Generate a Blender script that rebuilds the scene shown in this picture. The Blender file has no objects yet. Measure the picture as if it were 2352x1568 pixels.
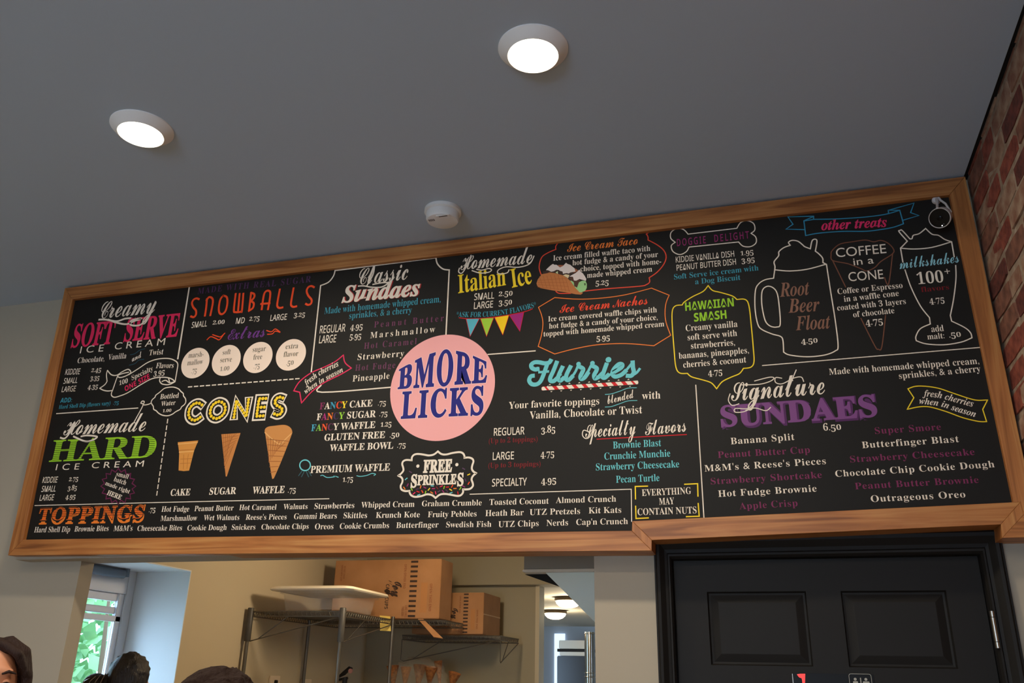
import bpy, bmesh, math, random
import numpy as np
from mathutils import Vector, Matrix
from mathutils.geometry import tessellate_polygon
random.seed(7)
S = bpy.context.scene
COL = S.collection

# ------------------------------------------------------------------ camera
F = 1982.52                                     # focal length in pixels of the 2352x1568 frame
R = np.array([[0.959031016167601, -0.08478194449370809, -0.2703174650598893],
              [0.282527451291551, 0.3566878670908883, 0.8904785257022502],
              [0.02092245911070046, -0.9303686298226197, 0.3660279543241779]])
CP = np.array([2.8845, -2.7609, 1.6913])        # metres; x right along the menu wall, y into the kitchen, z up
cam = bpy.data.objects.new('camera', bpy.data.cameras.new('camera'))
COL.objects.link(cam)
S.camera = cam
cam.data.sensor_width = 36.0
cam.data.lens = F * 36.0 / 2352.0
cam.data.clip_start = 0.05
cam.data.clip_end = 200
mw = Matrix.Identity(4)
for i in range(3):
    mw[i][0] = R[i, 0]; mw[i][1] = -R[i, 1]; mw[i][2] = -R[i, 2]; mw[i][3] = CP[i]
cam.matrix_world = mw

def hit(px, py, ax, v):
    """a measured point of the photograph, carried onto the plane coordinate[ax] = v"""
    d = R @ np.array([(px - 1176) / F, (py - 784) / F, 1.0])
    return CP + (v - CP[ax]) / d[ax] * d

# ------------------------------------------------------------------ world, exposure, daylight
S.view_settings.view_transform = 'Standard'
S.view_settings.look = 'None'
S.view_settings.exposure = 0.0
S.view_settings.gamma = 1.0
S.view_settings.use_curve_mapping = False
W = bpy.data.worlds.new('daylight')
S.world = W
W.use_nodes = True
W.node_tree.nodes['Background'].inputs[0].default_value = (0.52, 0.73, 1.0, 1)
W.node_tree.nodes['Background'].inputs[1].default_value = 10.5

def area(name, loc, rot, sx, sy, power, col):
    l = bpy.data.lights.new(name, 'AREA')
    l.shape = 'RECTANGLE'; l.size = sx; l.size_y = sy; l.energy = power; l.color = col
    o = bpy.data.objects.new(name, l); COL.objects.link(o)
    o.location = loc; o.rotation_euler = rot
    return o
# daylight through the shop window behind the photographer
area('shop_window_daylight', (1.6, -6.95, 1.5), (math.radians(90), 0, 0), 2.1, 1.4, 1, (0.62, 0.80, 1.0))
# daylight falling through the kitchen window into its recess
area('kitchen_window_daylight', (-0.90, 1.02, 1.62), (0, math.radians(-90), 0), 1.0, 0.8, 9, (0.52, 0.74, 1.0))
# warm lamps of the kitchen, out of view above the opening
def point(name, loc, power, col, r=0.08):
    l = bpy.data.lights.new(name, 'POINT'); l.energy = power; l.color = col; l.shadow_soft_size = r
    o = bpy.data.objects.new(name, l); COL.objects.link(o); o.location = loc
    return o
point('kitchen_lamp_light', (1.15, 1.75, 2.50), 32, (1.0, 0.82, 0.58))
def disc(name, loc, power, col, r):
    l = bpy.data.lights.new(name, 'AREA'); l.shape = 'DISK'; l.size = 2 * r; l.energy = power; l.color = col
    o = bpy.data.objects.new(name, l); COL.objects.link(o); o.location = loc
    return o
WARM = (1.0, 0.86, 0.66)
LAMPS = [(1.11, -0.93), (2.38, -0.965)]
LAMPS_FAR = [(1.11, -2.6), (2.38, -2.6), (1.11, -4.3), (2.38, -4.3), (1.11, -5.9), (2.38, -5.9)]
for i, (x, y) in enumerate(LAMPS + LAMPS_FAR):
    disc('ceiling_lamp_light', (x, y, 3.236), 13.0, WARM, 0.066)

# ------------------------------------------------------------------ materials
_m = {}
def lin(c):
    return tuple(((v / 255) / 12.92 if v / 255 < 0.04045 else ((v / 255 + 0.055) / 1.055) ** 2.4) for v in c)
def mat(name, rgb, rough=0.6, metal=0.0, emit=0.0, noise=None, bump=0.0, alpha=1.0, trans=0.0, spec=0.5, nscale=8.0, stretch=(1, 1, 1)):
    """rgb in 0..255 sRGB; noise = second colour mixed in by a noise texture"""
    key = name
    if key in _m: return _m[key]
    m = bpy.data.materials.new(name); m.use_nodes = True
    nt = m.node_tree; b = nt.nodes['Principled BSDF']
    b.inputs['Base Color'].default_value = (*lin(rgb), 1)
    b.inputs['Roughness'].default_value = rough
    b.inputs['Metallic'].default_value = metal
    b.inputs['Alpha'].default_value = alpha
    b.inputs['Transmission Weight'].default_value = trans
    b.inputs['Specular IOR Level'].default_value = spec
    if emit:
        b.inputs['Emission Color'].default_value = (*lin(rgb), 1)
        b.inputs['Emission Strength'].default_value = emit
    if noise or bump:
        tc = nt.nodes.new('ShaderNodeTexCoord'); mp = nt.nodes.new('ShaderNodeMapping')
        mp.inputs['Scale'].default_value = stretch
        n = nt.nodes.new('ShaderNodeTexNoise'); n.inputs['Scale'].default_value = nscale
        n.inputs['Detail'].default_value = 6
        nt.links.new(tc.outputs['Object'], mp.inputs[0]); nt.links.new(mp.outputs[0], n.inputs['Vector'])
        if noise:
            r = nt.nodes.new('ShaderNodeValToRGB')
            r.color_ramp.elements[0].position = 0.34; r.color_ramp.elements[1].position = 0.66
            r.color_ramp.elements[0].color = (*lin(noise), 1); r.color_ramp.elements[1].color = (*lin(rgb), 1)
            nt.links.new(n.outputs[0], r.inputs[0]); nt.links.new(r.outputs[0], b.inputs['Base Color'])
        if bump:
            bp = nt.nodes.new('ShaderNodeBump'); bp.inputs['Strength'].default_value = bump
            bp.inputs['Distance'].default_value = 0.01
            nt.links.new(n.outputs[0], bp.inputs['Height']); nt.links.new(bp.outputs[0], b.inputs['Normal'])
    _m[key] = m
    return m
def wood(name, axis):
    m = mat(name, (176, 126, 80), 0.45)
    nt = m.node_tree; b = nt.nodes['Principled BSDF']
    if len(nt.nodes) > 3: return m
    tc = nt.nodes.new('ShaderNodeTexCoord'); mp = nt.nodes.new('ShaderNodeMapping')
    sc = [34, 34, 34]; sc[axis] = 1.5
    mp.inputs['Scale'].default_value = sc
    n = nt.nodes.new('ShaderNodeTexNoise'); n.inputs['Scale'].default_value = 1.0
    n.inputs['Detail'].default_value = 5; n.inputs['Distortion'].default_value = 1.6
    n2 = nt.nodes.new('ShaderNodeTexNoise'); n2.inputs['Scale'].default_value = 3.2; n2.inputs['Detail'].default_value = 2
    r = nt.nodes.new('ShaderNodeValToRGB'); cr = r.color_ramp
    cr.elements[0].position = 0.3; cr.elements[0].color = (*lin((140, 84, 40)), 1)
    cr.elements[1].position = 0.68; cr.elements[1].color = (*lin((204, 146, 84)), 1)
    e = cr.elements.new(0.48); e.color = (*lin((184, 118, 62)), 1)
    mx = nt.nodes.new('ShaderNodeMix'); mx.data_type = 'RGBA'; mx.blend_type = 'MULTIPLY'
    r2 = nt.nodes.new('ShaderNodeValToRGB'); r2.color_ramp.elements[0].color = (0.72, 0.66, 0.60, 1)
    r2.color_ramp.elements[0].position = 0.35; r2.color_ramp.elements[1].position = 0.65
    nt.links.new(tc.outputs['Object'], mp.inputs[0]); nt.links.new(mp.outputs[0], n.inputs['Vector'])
    nt.links.new(tc.outputs['Object'], n2.inputs['Vector'])
    nt.links.new(n.outputs[0], r.inputs[0]); nt.links.new(n2.outputs[0], r2.inputs[0])
    mx.inputs['Factor'].default_value = 0.8
    nt.links.new(r.outputs[0], mx.inputs[6]); nt.links.new(r2.outputs[0], mx.inputs[7])
    nt.links.new(mx.outputs[2], b.inputs['Base Color'])
    return m
WH, WV = wood('oak_along_x', 0), wood('oak_along_z', 2)
CEIL = mat('ceiling_paint', (182, 195, 209), 0.9, bump=0.02, nscale=60)
WALLM = mat('wall_paint', (176, 165, 146), 0.85, bump=0.03, nscale=50)
KITM = mat('kitchen_wall_paint', (196, 180, 150), 0.85, bump=0.03, nscale=50)
BLK = mat('black_paint', (27, 25, 23), 0.6, spec=0.25, bump=0.04, nscale=40)
PANEL = mat('menu_panel_black', (27, 25, 23), 0.6, spec=0.22)
WHITE = mat('white_plastic', (232, 230, 226), 0.45)
STEEL = mat('wire_chrome', (112, 106, 96), 0.4, metal=0.8)

# ------------------------------------------------------------------ object helpers
def tag(o, label=None, cat=None, group=None, kind=None):
    if label: o['label'] = label
    if cat: o['category'] = cat
    if group: o['group'] = group
    if kind: o['kind'] = kind
    return o
def obj(name, verts, faces, m, parent=None, smooth=False):
    me = bpy.data.meshes.new(name); me.from_pydata([tuple(v) for v in verts], [], faces); me.update()
    return link(name, me, m, parent, smooth)
def link(name, me, m, parent=None, smooth=False):
    if m: me.materials.clear(); me.materials.append(m)
    if smooth:
        for p in me.polygons: p.use_smooth = True
    o = bpy.data.objects.new(name, me); COL.objects.link(o)
    if parent:
        o.parent = parent
        o.matrix_parent_inverse = parent.matrix_basis.inverted()
    return o
def empty(name, loc, label=None, cat=None, group=None):
    o = bpy.data.objects.new(name, None); COL.objects.link(o); o.location = loc
    o.empty_display_size = 0.05
    return tag(o, label, cat, group)
class MB:
    def __init__(s): s.v = []; s.f = []
    def add(s, v, f):
        n = len(s.v); s.v += [tuple(q) for q in v]; s.f += [tuple(i + n for i in q) for q in f]; return s
    def box(s, a, b, bev=0.0):
        bm = bmesh.new(); bmesh.ops.create_cube(bm, size=1)
        for q in bm.verts:
            q.co = Vector([(a[i] + b[i]) / 2 + q.co[i] * (b[i] - a[i]) for i in range(3)])
        if bev: bmesh.ops.bevel(bm, geom=bm.edges[:], offset=bev, segments=2, affect='EDGES')
        bm.verts.index_update()
        s.add([q.co[:] for q in bm.verts], [[q.index for q in f.verts] for f in bm.faces]); bm.free(); return s
    def prism(s, poly, y0, y1):
        """poly: list of (x, z) extruded along y"""
        n = len(poly)
        v = [(x, y0, z) for x, z in poly] + [(x, y1, z) for x, z in poly]
        f = [tuple(range(n)), tuple(range(2 * n - 1, n - 1, -1))]
        f += [(i, i + n, (i + 1) % n + n, (i + 1) % n) for i in range(n)]
        return s.add(v, f)
    def tube(s, pts, r, n=8, cap=True):
        pts = [Vector(p) for p in pts]; ring = []
        rr = r if isinstance(r, (list, tuple)) else [r] * len(pts)
        up = None
        for i, p in enumerate(pts):
            d = ((pts[min(i + 1, len(pts) - 1)] - pts[max(i - 1, 0)])).normalized()
            if up is None: up = d.orthogonal().normalized()
            up = (up - d * up.dot(d)).normalized(); w = d.cross(up)
            ring.append([p + (up * math.cos(2 * math.pi * k / n) + w * math.sin(2 * math.pi * k / n)) * rr[i] for k in range(n)])
        v = [q for g in ring for q in g]; f = []
        for i in range(len(pts) - 1):
            for k in range(n):
                a = i * n + k; b = i * n + (k + 1) % n
                f.append((a, b, b + n, a + n))
        if cap: f += [tuple(range(n - 1, -1, -1)), tuple(range(len(v) - n, len(v)))]
        return s.add(v, f)
    def lathe(s, prof, c=(0, 0, 0), n=48, M=None):
        """prof: (radius, height) pairs around z"""
        v = []; f = []; m = len(prof)
        for k in range(n):
            a = 2 * math.pi * k / n
            for r, h in prof: v.append(Vector((r * math.cos(a), r * math.sin(a), h)))
        for k in range(n):
            for i in range(m - 1):
                a = k * m + i; b = ((k + 1) % n) * m + i
                f.append((a, b, b + 1, a + 1))
        if M: v = [M @ q for q in v]
        v = [q + Vector(c) for q in v]
        return s.add(v, f)
    def build(s, name, m, parent=None, smooth=False):
        o = obj(name, s.v, s.f, m, parent, smooth)
        bm = bmesh.new(); bm.from_mesh(o.data)
        bmesh.ops.remove_doubles(bm, verts=bm.verts, dist=1e-5)
        bmesh.ops.recalc_face_normals(bm, faces=bm.faces)
        if smooth:
            for e in bm.edges:
                if len(e.link_faces) == 2 and e.calc_face_angle(0) > 0.7: e.smooth = False
        bm.to_mesh(o.data); bm.free()
        return o
def struct(name, mb, m, parent=None):
    o = mb.build(name, m, parent)
    if not parent: o['kind'] = 'structure'
    return o

# ------------------------------------------------------------------ room shell
CZ = 3.27                                        # ceiling height
WY = 0.100                                       # face of the lower wall; the board hangs on a header that stands proud of it
WT = 0.07                                        # thickness of that wall
HY = 0.0245                                      # face of the header behind the board
X0, X1 = -1.3, 3.62
OPX0, OPX1, OPZ = hit(190, 1430, 1, WY + WT)[0], hit(1366, 1400, 1, WY)[0], 2.096   # serving opening
DX0, DX1, DZ = hit(1545, 1350, 1, WY)[0], hit(2262, 1330, 1, WY)[0], hit(1900, 1277, 1, WY)[2]   # door leaf
struct('floor', MB().box((X0 - .6, -7.0, -0.1), (4.2, 10.2, 0.0)), mat('floor_boards', (170, 158, 142), 0.5, noise=(146, 134, 118), nscale=3, stretch=(1, 8, 1)))
struct('ceiling', MB().box((X0 - .1, -7.0, CZ), (3.590, WY + WT, CZ + 0.12)), CEIL)
struct('wall_left', MB().box((X0 - 0.1, -7.0, 0), (X0, WY, CZ)), WALLM)
mb = MB()
XE = 3.66
mb.box((X0, WY, 0), (OPX0, WY + WT, CZ)); mb.box((OPX0, WY, OPZ), (XE, WY + WT, CZ))
mb.box((OPX1, WY, 0), (DX0 - .012, WY + WT, OPZ)); mb.box((DX0 - .012, WY, DZ + .012), (DX1 + .012, WY + WT, OPZ))
mb.box((DX1 + .012, WY, 0), (XE, WY + WT, OPZ)); mb.box((OPX0, WY, 0), (OPX1, WY + WT, 1.02))
mb.box((0.012, HY, OPZ), (2.50, WY, CZ)); mb.box((2.50, HY, 2.150), (3.53, WY, CZ)); mb.box((3.53, HY, OPZ), (3.604, WY, CZ))
struct('wall_front', mb, WALLM)
struct('gap_shade_strip', MB().box((3.590, -7.0, CZ + .010), (3.75, WY + WT, CZ + .05)), mat('shadow_gap_black', (12, 12, 14), 0.9))  # black strip closes the gap beside the bricks and stands in for its shade
mb = MB()
mb.box((X0, -7.12, 0), (0.6, -7.0, CZ)); mb.box((2.8, -7.12, 0), (4.0, -7.0, CZ))
mb.box((0.6, -7.12, 0), (2.8, -7.0, 0.7)); mb.box((0.6, -7.12, 2.2), (2.8, -7.0, CZ))
struct('wall_back', mb, WALLM)
# crack in the plaster under the right end of the frame
cr = [(2310, 1243), (2317, 1241), (2324, 1244), (2330, 1246), (2336, 1241), (2343, 1243), (2347, 1244)]
cv = []
for i, (a, b) in enumerate(cr):
    h = 0.9 + 1.6 * math.sin(i * 1.9) ** 2
    cv += [hit(a, b - h / 2, 1, WY - 0.0006), hit(a, b + h, 1, WY - 0.0006)]
obj('plaster_crack', cv, [(2 * i, 2 * i + 1, 2 * i + 3, 2 * i + 2) for i in range(len(cr) - 1)],
    mat('crack_dark', (70, 66, 62), 0.9), bpy.data.objects['wall_front'])

# brick wall on the right, every brick a piece
BX = 3.607
MORT = mat('old_mortar', (178, 158, 136), 0.95, noise=(138, 116, 98), bump=0.9, nscale=26)
wr = struct('wall_right', MB().box((BX + .001, -7.0, 0), (BX + 0.25, WY, CZ + .1)), MORT)
BM = [mat('old_brick_red', (160, 84, 64), 0.9, noise=(112, 50, 38), bump=0.8, nscale=30),
      mat('old_brick_brown', (148, 98, 78), 0.9, noise=(104, 66, 52), bump=0.8, nscale=24),
      mat('old_brick_pale', (176, 148, 124), 0.95, noise=(136, 92, 72), bump=0.9, nscale=20),
      mat('old_brick_dark', (122, 62, 50), 0.9, noise=(80, 40, 34), bump=0.8, nscale=34)]
bmeshes = []
for k in range(10):
    rr = random.Random(k)
    bm = bmesh.new(); bmesh.ops.create_cube(bm, size=1)
    bmesh.ops.subdivide_edges(bm, edges=bm.edges[:], cuts=1, use_grid_fill=True)
    for v in bm.verts:
        v.co.x *= 0.030; v.co.y *= 0.202; v.co.z *= 0.060
        v.co += Vector((rr.uniform(-.0012, .0012), rr.uniform(-.005, .005), rr.uniform(-.003, .003)))
        if abs(v.co.y) > .08 and abs(v.co.z) > .02: v.co.y *= .95; v.co.z *= .90
    me = bpy.data.meshes.new('brick'); bm.to_mesh(me); bm.free()
    me.materials.append(BM[(0, 1, 0, 2, 3, 1, 0, 2, 1, 0)[k]])
    for p in me.polygons: p.use_smooth = False
    bmeshes.append(me)
row = 0; z = CZ + .03
while z > 1.62:
    off = 0.107 * (row % 2) + random.uniform(-.02, .02)
    y = -0.09 + off
    while y > -2.1:
        o = bpy.data.objects.new('brick', random.choice(bmeshes)); COL.objects.link(o); o.parent = wr
        o.location = (BX + .0125 + random.uniform(-.002, .003), min(y, -.085), z + random.uniform(-.003, .003))
        o.rotation_euler = (random.uniform(-.015, .015) + (math.pi if random.random() < .5 else 0), random.uniform(-.01, .01), random.uniform(-.006, .006))
        y -= 0.216
    z -= 0.0745; row += 1

# ------------------------------------------------------------------ door in its moulded casing
door = empty('door_1', ((DX0 + DX1) / 2, WY, 0)); door['kind'] = 'structure'
LY = WY + 0.030                                   # face of the leaf
cxs = (DX0, DX1)
prof = [(0.0, 0.002), (0.006, 0.010), (0.012, 0.010), (0.016, 0.005), (0.026, 0.007), (0.036, 0.015), (0.044, 0.021), (0.054, 0.022), (0.060, 0.016), (0.066, 0.016)]
def casing(path):
    """sweep the stepped profile along inner corner points; path: (x, z, ox, oz)"""
    v = []; f = []; n = len(prof)
    kl = (DX0 - hit(1507, 1400, 1, WY - .016)[0]) / .066; kr = (hit(2330, 1400, 1, WY - .016)[0] - DX1) / .066; kt = (2.139 - DZ) / .066
    for (x, z, ox, oz) in path:
        for a, d in prof: v.append((x + ox * a * (kl if ox < 0 else kr), WY - d * 1.2, z + oz * a * kt))
        v.append((x + ox * .066 * (kl if ox < 0 else kr), WY + .001, z + oz * .066 * kt))
    n += 1
    for i in range(len(path) - 1):
        for k in range(n - 1):
            a = i * n + k; f.append((a, a + n, a + n + 1, a + 1))
    return v, f
for nm, pth in (('left', [(DX0, 0, -1, 0), (DX0, DZ, -1, 1)]), ('top', [(DX0, DZ, -1, 1), (DX1, DZ, 1, 1)]), ('right', [(DX1, DZ, 1, 1), (DX1, 0, 1, 0)])):
    v, f = casing(pth)
    MB().add(v, f).build('door_casing', BLK, door)
mb = MB()                                         # jamb and stop behind the casing
mb.box((DX0 - .012, WY - .002, 0), (DX0, WY + WT, DZ + .012)); mb.box((DX1, WY - .002, 0), (DX1 + .012, WY + WT, DZ + .012))
mb.box((DX0, WY - .002, DZ), (DX1, WY + WT, DZ + .012))
mb.build('door_jamb', BLK, door)
leaf_parts = MB()
px0 = [hit(1629, 1450, 1, LY)[0], hit(1940, 1440, 1, LY)[0]]; px1 = [hit(1859, 1440, 1, LY)[0], hit(2186, 1440, 1, LY)[0]]
PZ0, PZ1 = hit(1900, 1531, 1, LY)[2], hit(1900, 1357, 1, LY)[2]
RAILZ = [(PZ0, PZ1), (0.95, 1.60), (0.22, 0.82)]
xs = [DX0 + .003, px0[0], px1[0], px0[1], px1[1], DX1 - .003]
zs = [0.01, .22, .82, .95, 1.60, PZ0, PZ1, DZ - .003]
for i in range(5):
    for j in range(7):
        if i in (1, 3) and j in (1, 3, 5): continue
        leaf_parts.box((xs[i], LY, zs[j]), (xs[i + 1], LY + .038, zs[j + 1]))
leaf_parts.build('door_leaf', BLK, door)
for i in range(2):
    for (z0, z1) in RAILZ:
        a, b = px0[i], px1[i]
        ring = lambda k, d: [(a + k, LY + d, z0 + k), (b - k, LY + d, z0 + k), (b - k, LY + d, z1 - k), (a + k, LY + d, z1 - k)]
        v = ring(0, 0) + ring(.004, .011) + ring(.010, .012) + ring(.032, .003) + ring(.034, .0025)
        f = []
        for q in range(4):
            for e in range(4): f.append((q * 4 + e, q * 4 + (e + 1) % 4, q * 4 + 4 + (e + 1) % 4, q * 4 + 4 + e))
        f.append((16, 17, 18, 19))
        MB().add(v, f).build('door_panel', BLK, door)
NICK = mat('satin_nickel', (190, 184, 172), 0.28, metal=1.0)
for hz in (hit(2294, 1488, 1, WY - .014)[2], 1.0, .25):
    h = MB(); hx = hit(2285, 1445, 1, WY - .014)[0]
    for a, b in ((0, .016), (.0175, .082), (.0835, .099)):
        h.tube([(hx, WY - .014, hz + a), (hx, WY - .014, hz + b)], .0068, 14)
    h.lathe([(0, .003), (.004, .002), (.0055, 0)], (hx, WY - .014, hz + .099), 12)
    hg = h.build('door_hinge', NICK, door, True); hg['label'] = 'satin metal hinge'
# ------------------------------------------------------------------ kitchen behind the opening
KX = -0.2; BW = 3.7; KC = 2.62; HC = 2.36
ry0, ry1, rz1 = 0.62, 1.424, 2.222                # window recess in the left kitchen wall
mb = MB()
mb.box((KX - .42, WY + WT, 0), (KX, ry0, KC)); mb.box((KX - .42, ry1, 0), (KX, BW, KC))
mb.box((KX - .42, ry0, rz1), (KX, ry1, KC)); mb.box((KX - .42, ry0, 0), (KX, ry1, 1.10))
struct('wall_kitchen_left', mb, KITM)
REV = mat('recess_paint', (214, 216, 218), 0.7)
mb = MB()                                         # plastered lining of the recess
mb.box((KX - .36, ry1 - .006, 1.10), (KX, ry1, rz1)); mb.box((KX - .36, ry0, rz1 - .006), (KX, ry1 - .006, rz1))
mb.box((KX - .36, ry0, 1.10), (KX, ry0 + .006, rz1 - .006))
struct('trim_1', mb, REV)
mb = MB(); mb.box((KX - .42, BW, 0), (1.155, BW + .12, HC)); mb.box((KX - .42, BW - .10, HC), (4.2, BW + .12, KC))
struct('wall_kitchen_back', mb, mat('olive_paint', (168, 156, 128), 0.85))
struct('trim_2', MB().box((1.155, BW - .012, 0), (1.185, BW + .13, HC)), mat('cream_trim', (206, 190, 156), 0.6))
struct('wall_kitchen_right', MB().box((3.66, WY + WT, 0), (3.78, BW, KC)), KITM)
struct('ceiling_kitchen', MB().box((KX - .42, WY + WT, KC), (3.78, BW - .10, KC + .1)), KITM)
struct('ceiling_hall', MB().box((-1.5, BW + .12, HC), (3.9, 8.7, HC + .1)), mat('hall_ceiling', (206, 198, 180), 0.8))
HALL = mat('hall_paint', (176, 190, 206), 0.8)
struct('wall_hall_back', MB().box((-1.5, 8.6, 0), (3.9, 8.7, HC)), HALL)
struct('wall_hall_left', MB().box((-1.5, BW + .12, 0), (-1.4, 8.6, HC)), HALL)
struct('wall_hall_right', MB().box((3.8, BW + .12, 0), (3.9, 8.6, HC)), HALL)

# window of the kitchen, in the plane x = KX - .36
UP = mat('window_white', (216, 218, 226), 0.4)
win = empty('window_1', (KX - .36, (ry0 + ry1) / 2, 1.1)); win['kind'] = 'structure'
wx = KX - .36
def yz(name, y0, y1, z0, z1, x0, x1, m=UP, par=win, bev=.003): return MB().box((x0, y0, z0), (x1, y1, z1), bev).build(name, m, par)
yz('window_casing', ry1 - .065, ry1 - .006, 1.10, rz1 - .006, wx - .05, wx + .012)
yz('window_casing', ry0, ry1 - .065, rz1 - .13, rz1 - .006, wx - .05, wx + .012)
yz('window_casing', ry0, ry0 + .06, 1.10, rz1 - .13, wx - .05, wx + .012)
yz('window_sill', ry0, ry1 - .006, 1.10, 1.14, wx - .05, wx + .05)
for (a, b) in ((1.14, 1.62), (1.60, 1.955)):
    s = wx - .028 if a > 1.5 else wx - .006
yz('sash_rail', ry0 + .06, ry1 - .065, 1.985, 2.02, wx - .036, wx - .012)
yz('sash_rail', ry0 + .06, ry1 - .065, 1.945, 1.975, wx - .024, wx + .002)
yz('sash_rail', ry0 + .06, ry1 - .065, 1.14, 1.20, wx - .024, wx + .002)
yz('sash_rail', ry0 + .06, ry1 - .065, 2.05, rz1 - .13, wx - .036, wx - .012)
for yy in (ry0 + .06, ry1 - .105):
    yz('sash_stile', yy, yy + .04, 1.14, rz1 - .13, wx - .024, wx + .002)
glass = mat('window_glass', (240, 248, 250), 0.02, trans=1.0, spec=0.5)
glass.node_tree.nodes['Principled BSDF'].inputs['IOR'].default_value = 1.1
yz('window_pane', ry0 + .1, ry1 - .105, 1.20, 2.05, wx - .016, wx - .013, glass, win, 0)
bl = MB(); bl.tube([(wx + .05, ry1 - .16, rz1 - .035), (wx + .05, ry0 + .02, rz1 - .035)], .024, 12)
bl.box((wx + .02, ry1 - .165, rz1 - .05), (wx + .08, ry1 - .15, rz1 - .006))
rb = bl.build('roller_blind', mat('blind_grey', (112, 122, 136), 0.7), win, True)
# greenery outside the window: leaves on a hedge
hd = empty('hedge', (-2.6, 2.0, 0), 'pale green bushy hedge seen through the kitchen window', 'hedge')
rr = random.Random(3); v = []; f = []
for k in range(3600):
    c = Vector((rr.uniform(-3.6, -2.8), rr.uniform(1.4, 5.0), rr.uniform(0.1, 2.5)))
    a = Vector((rr.uniform(-1, 1), rr.uniform(-1, 1), rr.uniform(-1, 1))).normalized(); b = a.orthogonal().normalized(); l = rr.uniform(.05, .11)
    n = len(v); v += [c - a * l, c + b * l * .6, c + a * l, c - b * l * .6]; f.append((n, n + 1, n + 2, n + 3))
lv = obj('leaves', v, f, mat('leaf_green', (150, 190, 134), 0.6, noise=(104, 150, 100), nscale=3), hd); lv['kind'] = 'stuff'
st = MB()
for k in range(7): st.tube([(-2.5, .8 + k * .45, 0), (-2.45, .85 + k * .45, 1.2), (-2.5, .8 + k * .45, 2.3)], [.04, .03, .012])
st.build('stem', mat('bark', (96, 78, 58), 0.9), hd)
struct('ground_outside', MB().box((-9, -2, -.12), (X0 - .7, 9, -.02)), mat('grass_ground', (110, 140, 84), 0.9))

# stair side and beam seen through the opening
ST = mat('stair_paint', (236, 246, 238), 0.7)
p = [hit(1203, 1286, 1, 1.0), hit(1366, 1286, 1, 1.0), hit(1205, 1312, 1, 1.0)]
stair = empty('trim_3', (2.1, 1.0, 2.1)); stair['kind'] = 'structure'
MB().box((p[0][0], 1.0, p[2][2] + .004), (3.3, 1.10, p[0][2] + .03), .006).build('stair_beam', mat('beam_paint', (140, 136, 130), 0.6), stair)
MB().box((p[0][0] - .004, .992, p[2][2] - .004), (3.3, 1.11, p[2][2] + .008), .003).build('beam_lit_edge', mat('beam_edge_painted_light', (226, 218, 204), 0.5), stair)  # pale strip paints the light caught along the beam's lower edge
a = hit(1253, 1313, 1, 1.02); b = hit(1440, 1502, 1, 1.02)
MB().prism([(a[0], p[2][2] - .004), (3.3, p[2][2] - .004), (3.3, b[2]), (b[0], b[2])], 1.02, 1.06).build('stair_side', ST, stair)
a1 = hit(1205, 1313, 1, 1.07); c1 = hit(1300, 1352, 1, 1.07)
MB().prism([(a1[0], p[2][2] - .004), (3.3, p[2][2] - .004), (3.3, c1[2]), (c1[0], c1[2])], 1.07, 1.10).build('stair_shade_panel', mat('dark_void', (26, 24, 22), 0.9), stair)  # dark upright panel standing in for the shaded recess behind the stair side

# hall lamps (flush domes), fridge, duct, far window
for (lx, ly, lab) in ((0.74, 6.0, 'lit dome lamp with dark rim in the hall, fully visible left of the stair side'),
                      (1.19, 4.62, 'lit dome ceiling lamp in the hall, half hidden by the slanting stair side')):
    t = empty('dome_lamp', (lx, ly, HC), lab, 'lamp', 'dome lamps in the hall')
    MB().lathe([(0, 0), (.115, 0), (.118, -.030), (.108, -.032), (.104, -.028)], (lx, ly, HC), 40).build('rim', mat('bronze', (74, 62, 46), .4, metal=.6), t, True)
    MB().lathe([(.108, -.028), (.10, -.052), (.075, -.074), (.04, -.085), (0, -.088)], (lx, ly, HC), 40).build('dome_glass', mat('lamp_glow_warm', (255, 236, 200), .3, emit=9.0), t, True)
    point('dome_lamp_light', (lx, ly, HC - .14), 13, (1, .82, .55), .06)
fr = empty('refrigerator', (0.6, 8.2, 0), 'tall steel refrigerator with black lower doors at the end of the hall', 'refrigerator')
MB().box((.30, 7.98, 2.07), (.72, 8.55, 2.165), .006).build('top_panel', mat('brushed_steel', (176, 166, 150), .35, metal=.8), fr)
MB().box((.28, 7.98, 2.035), (.72, 8.55, 2.068)).build('vent_gap', mat('gap_black', (14, 14, 14), .6), fr)
MB().box((.31, 7.98, 1.99), (.71, 8.55, 2.034), .004).build('door_header', mat('brushed_steel', (176, 166, 150)), fr)
MB().box((.28, 7.97, .08), (.72, 8.55, 1.988), .008).build('refrigerator_door', mat('dark_glass', (30, 28, 26), .25), fr)
MB().box((.27, 8.0, 0), (.73, 8.55, .08)).build('plinth', mat('gap_black', (14, 14, 14)), fr)
far = struct('window_2', MB().box((.10, 8.57, .9), (.235, 8.60, 2.27)), mat('frosted_pane', (214, 232, 255), .4, emit=1.1))
du = empty('duct_pipe', (1.03, 6.0, 0), 'shiny spiral metal duct pipe standing beside the hall wall', 'pipe')
MB().tube([(1.085, 6.0, 0), (1.085, 6.0, 2.155)], .050, 28).build('pipe', mat('galvanised', (178, 172, 160), .18, metal=1.0), du, True)
for zz in (.4, .9, 1.4, 1.66, 1.745, 1.78, 2.14): MB().lathe([(.050, -.006), (.055, -.002), (.055, .002), (.050, .006)], (1.085, 6.0, zz), 28).build('pipe_band', mat('galvanised', (178, 172, 160)), du, True)
point('hall_daylight_glow', (2.3, 7.4, 1.2), 20, (.62, .80, 1.0), .3)

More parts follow.
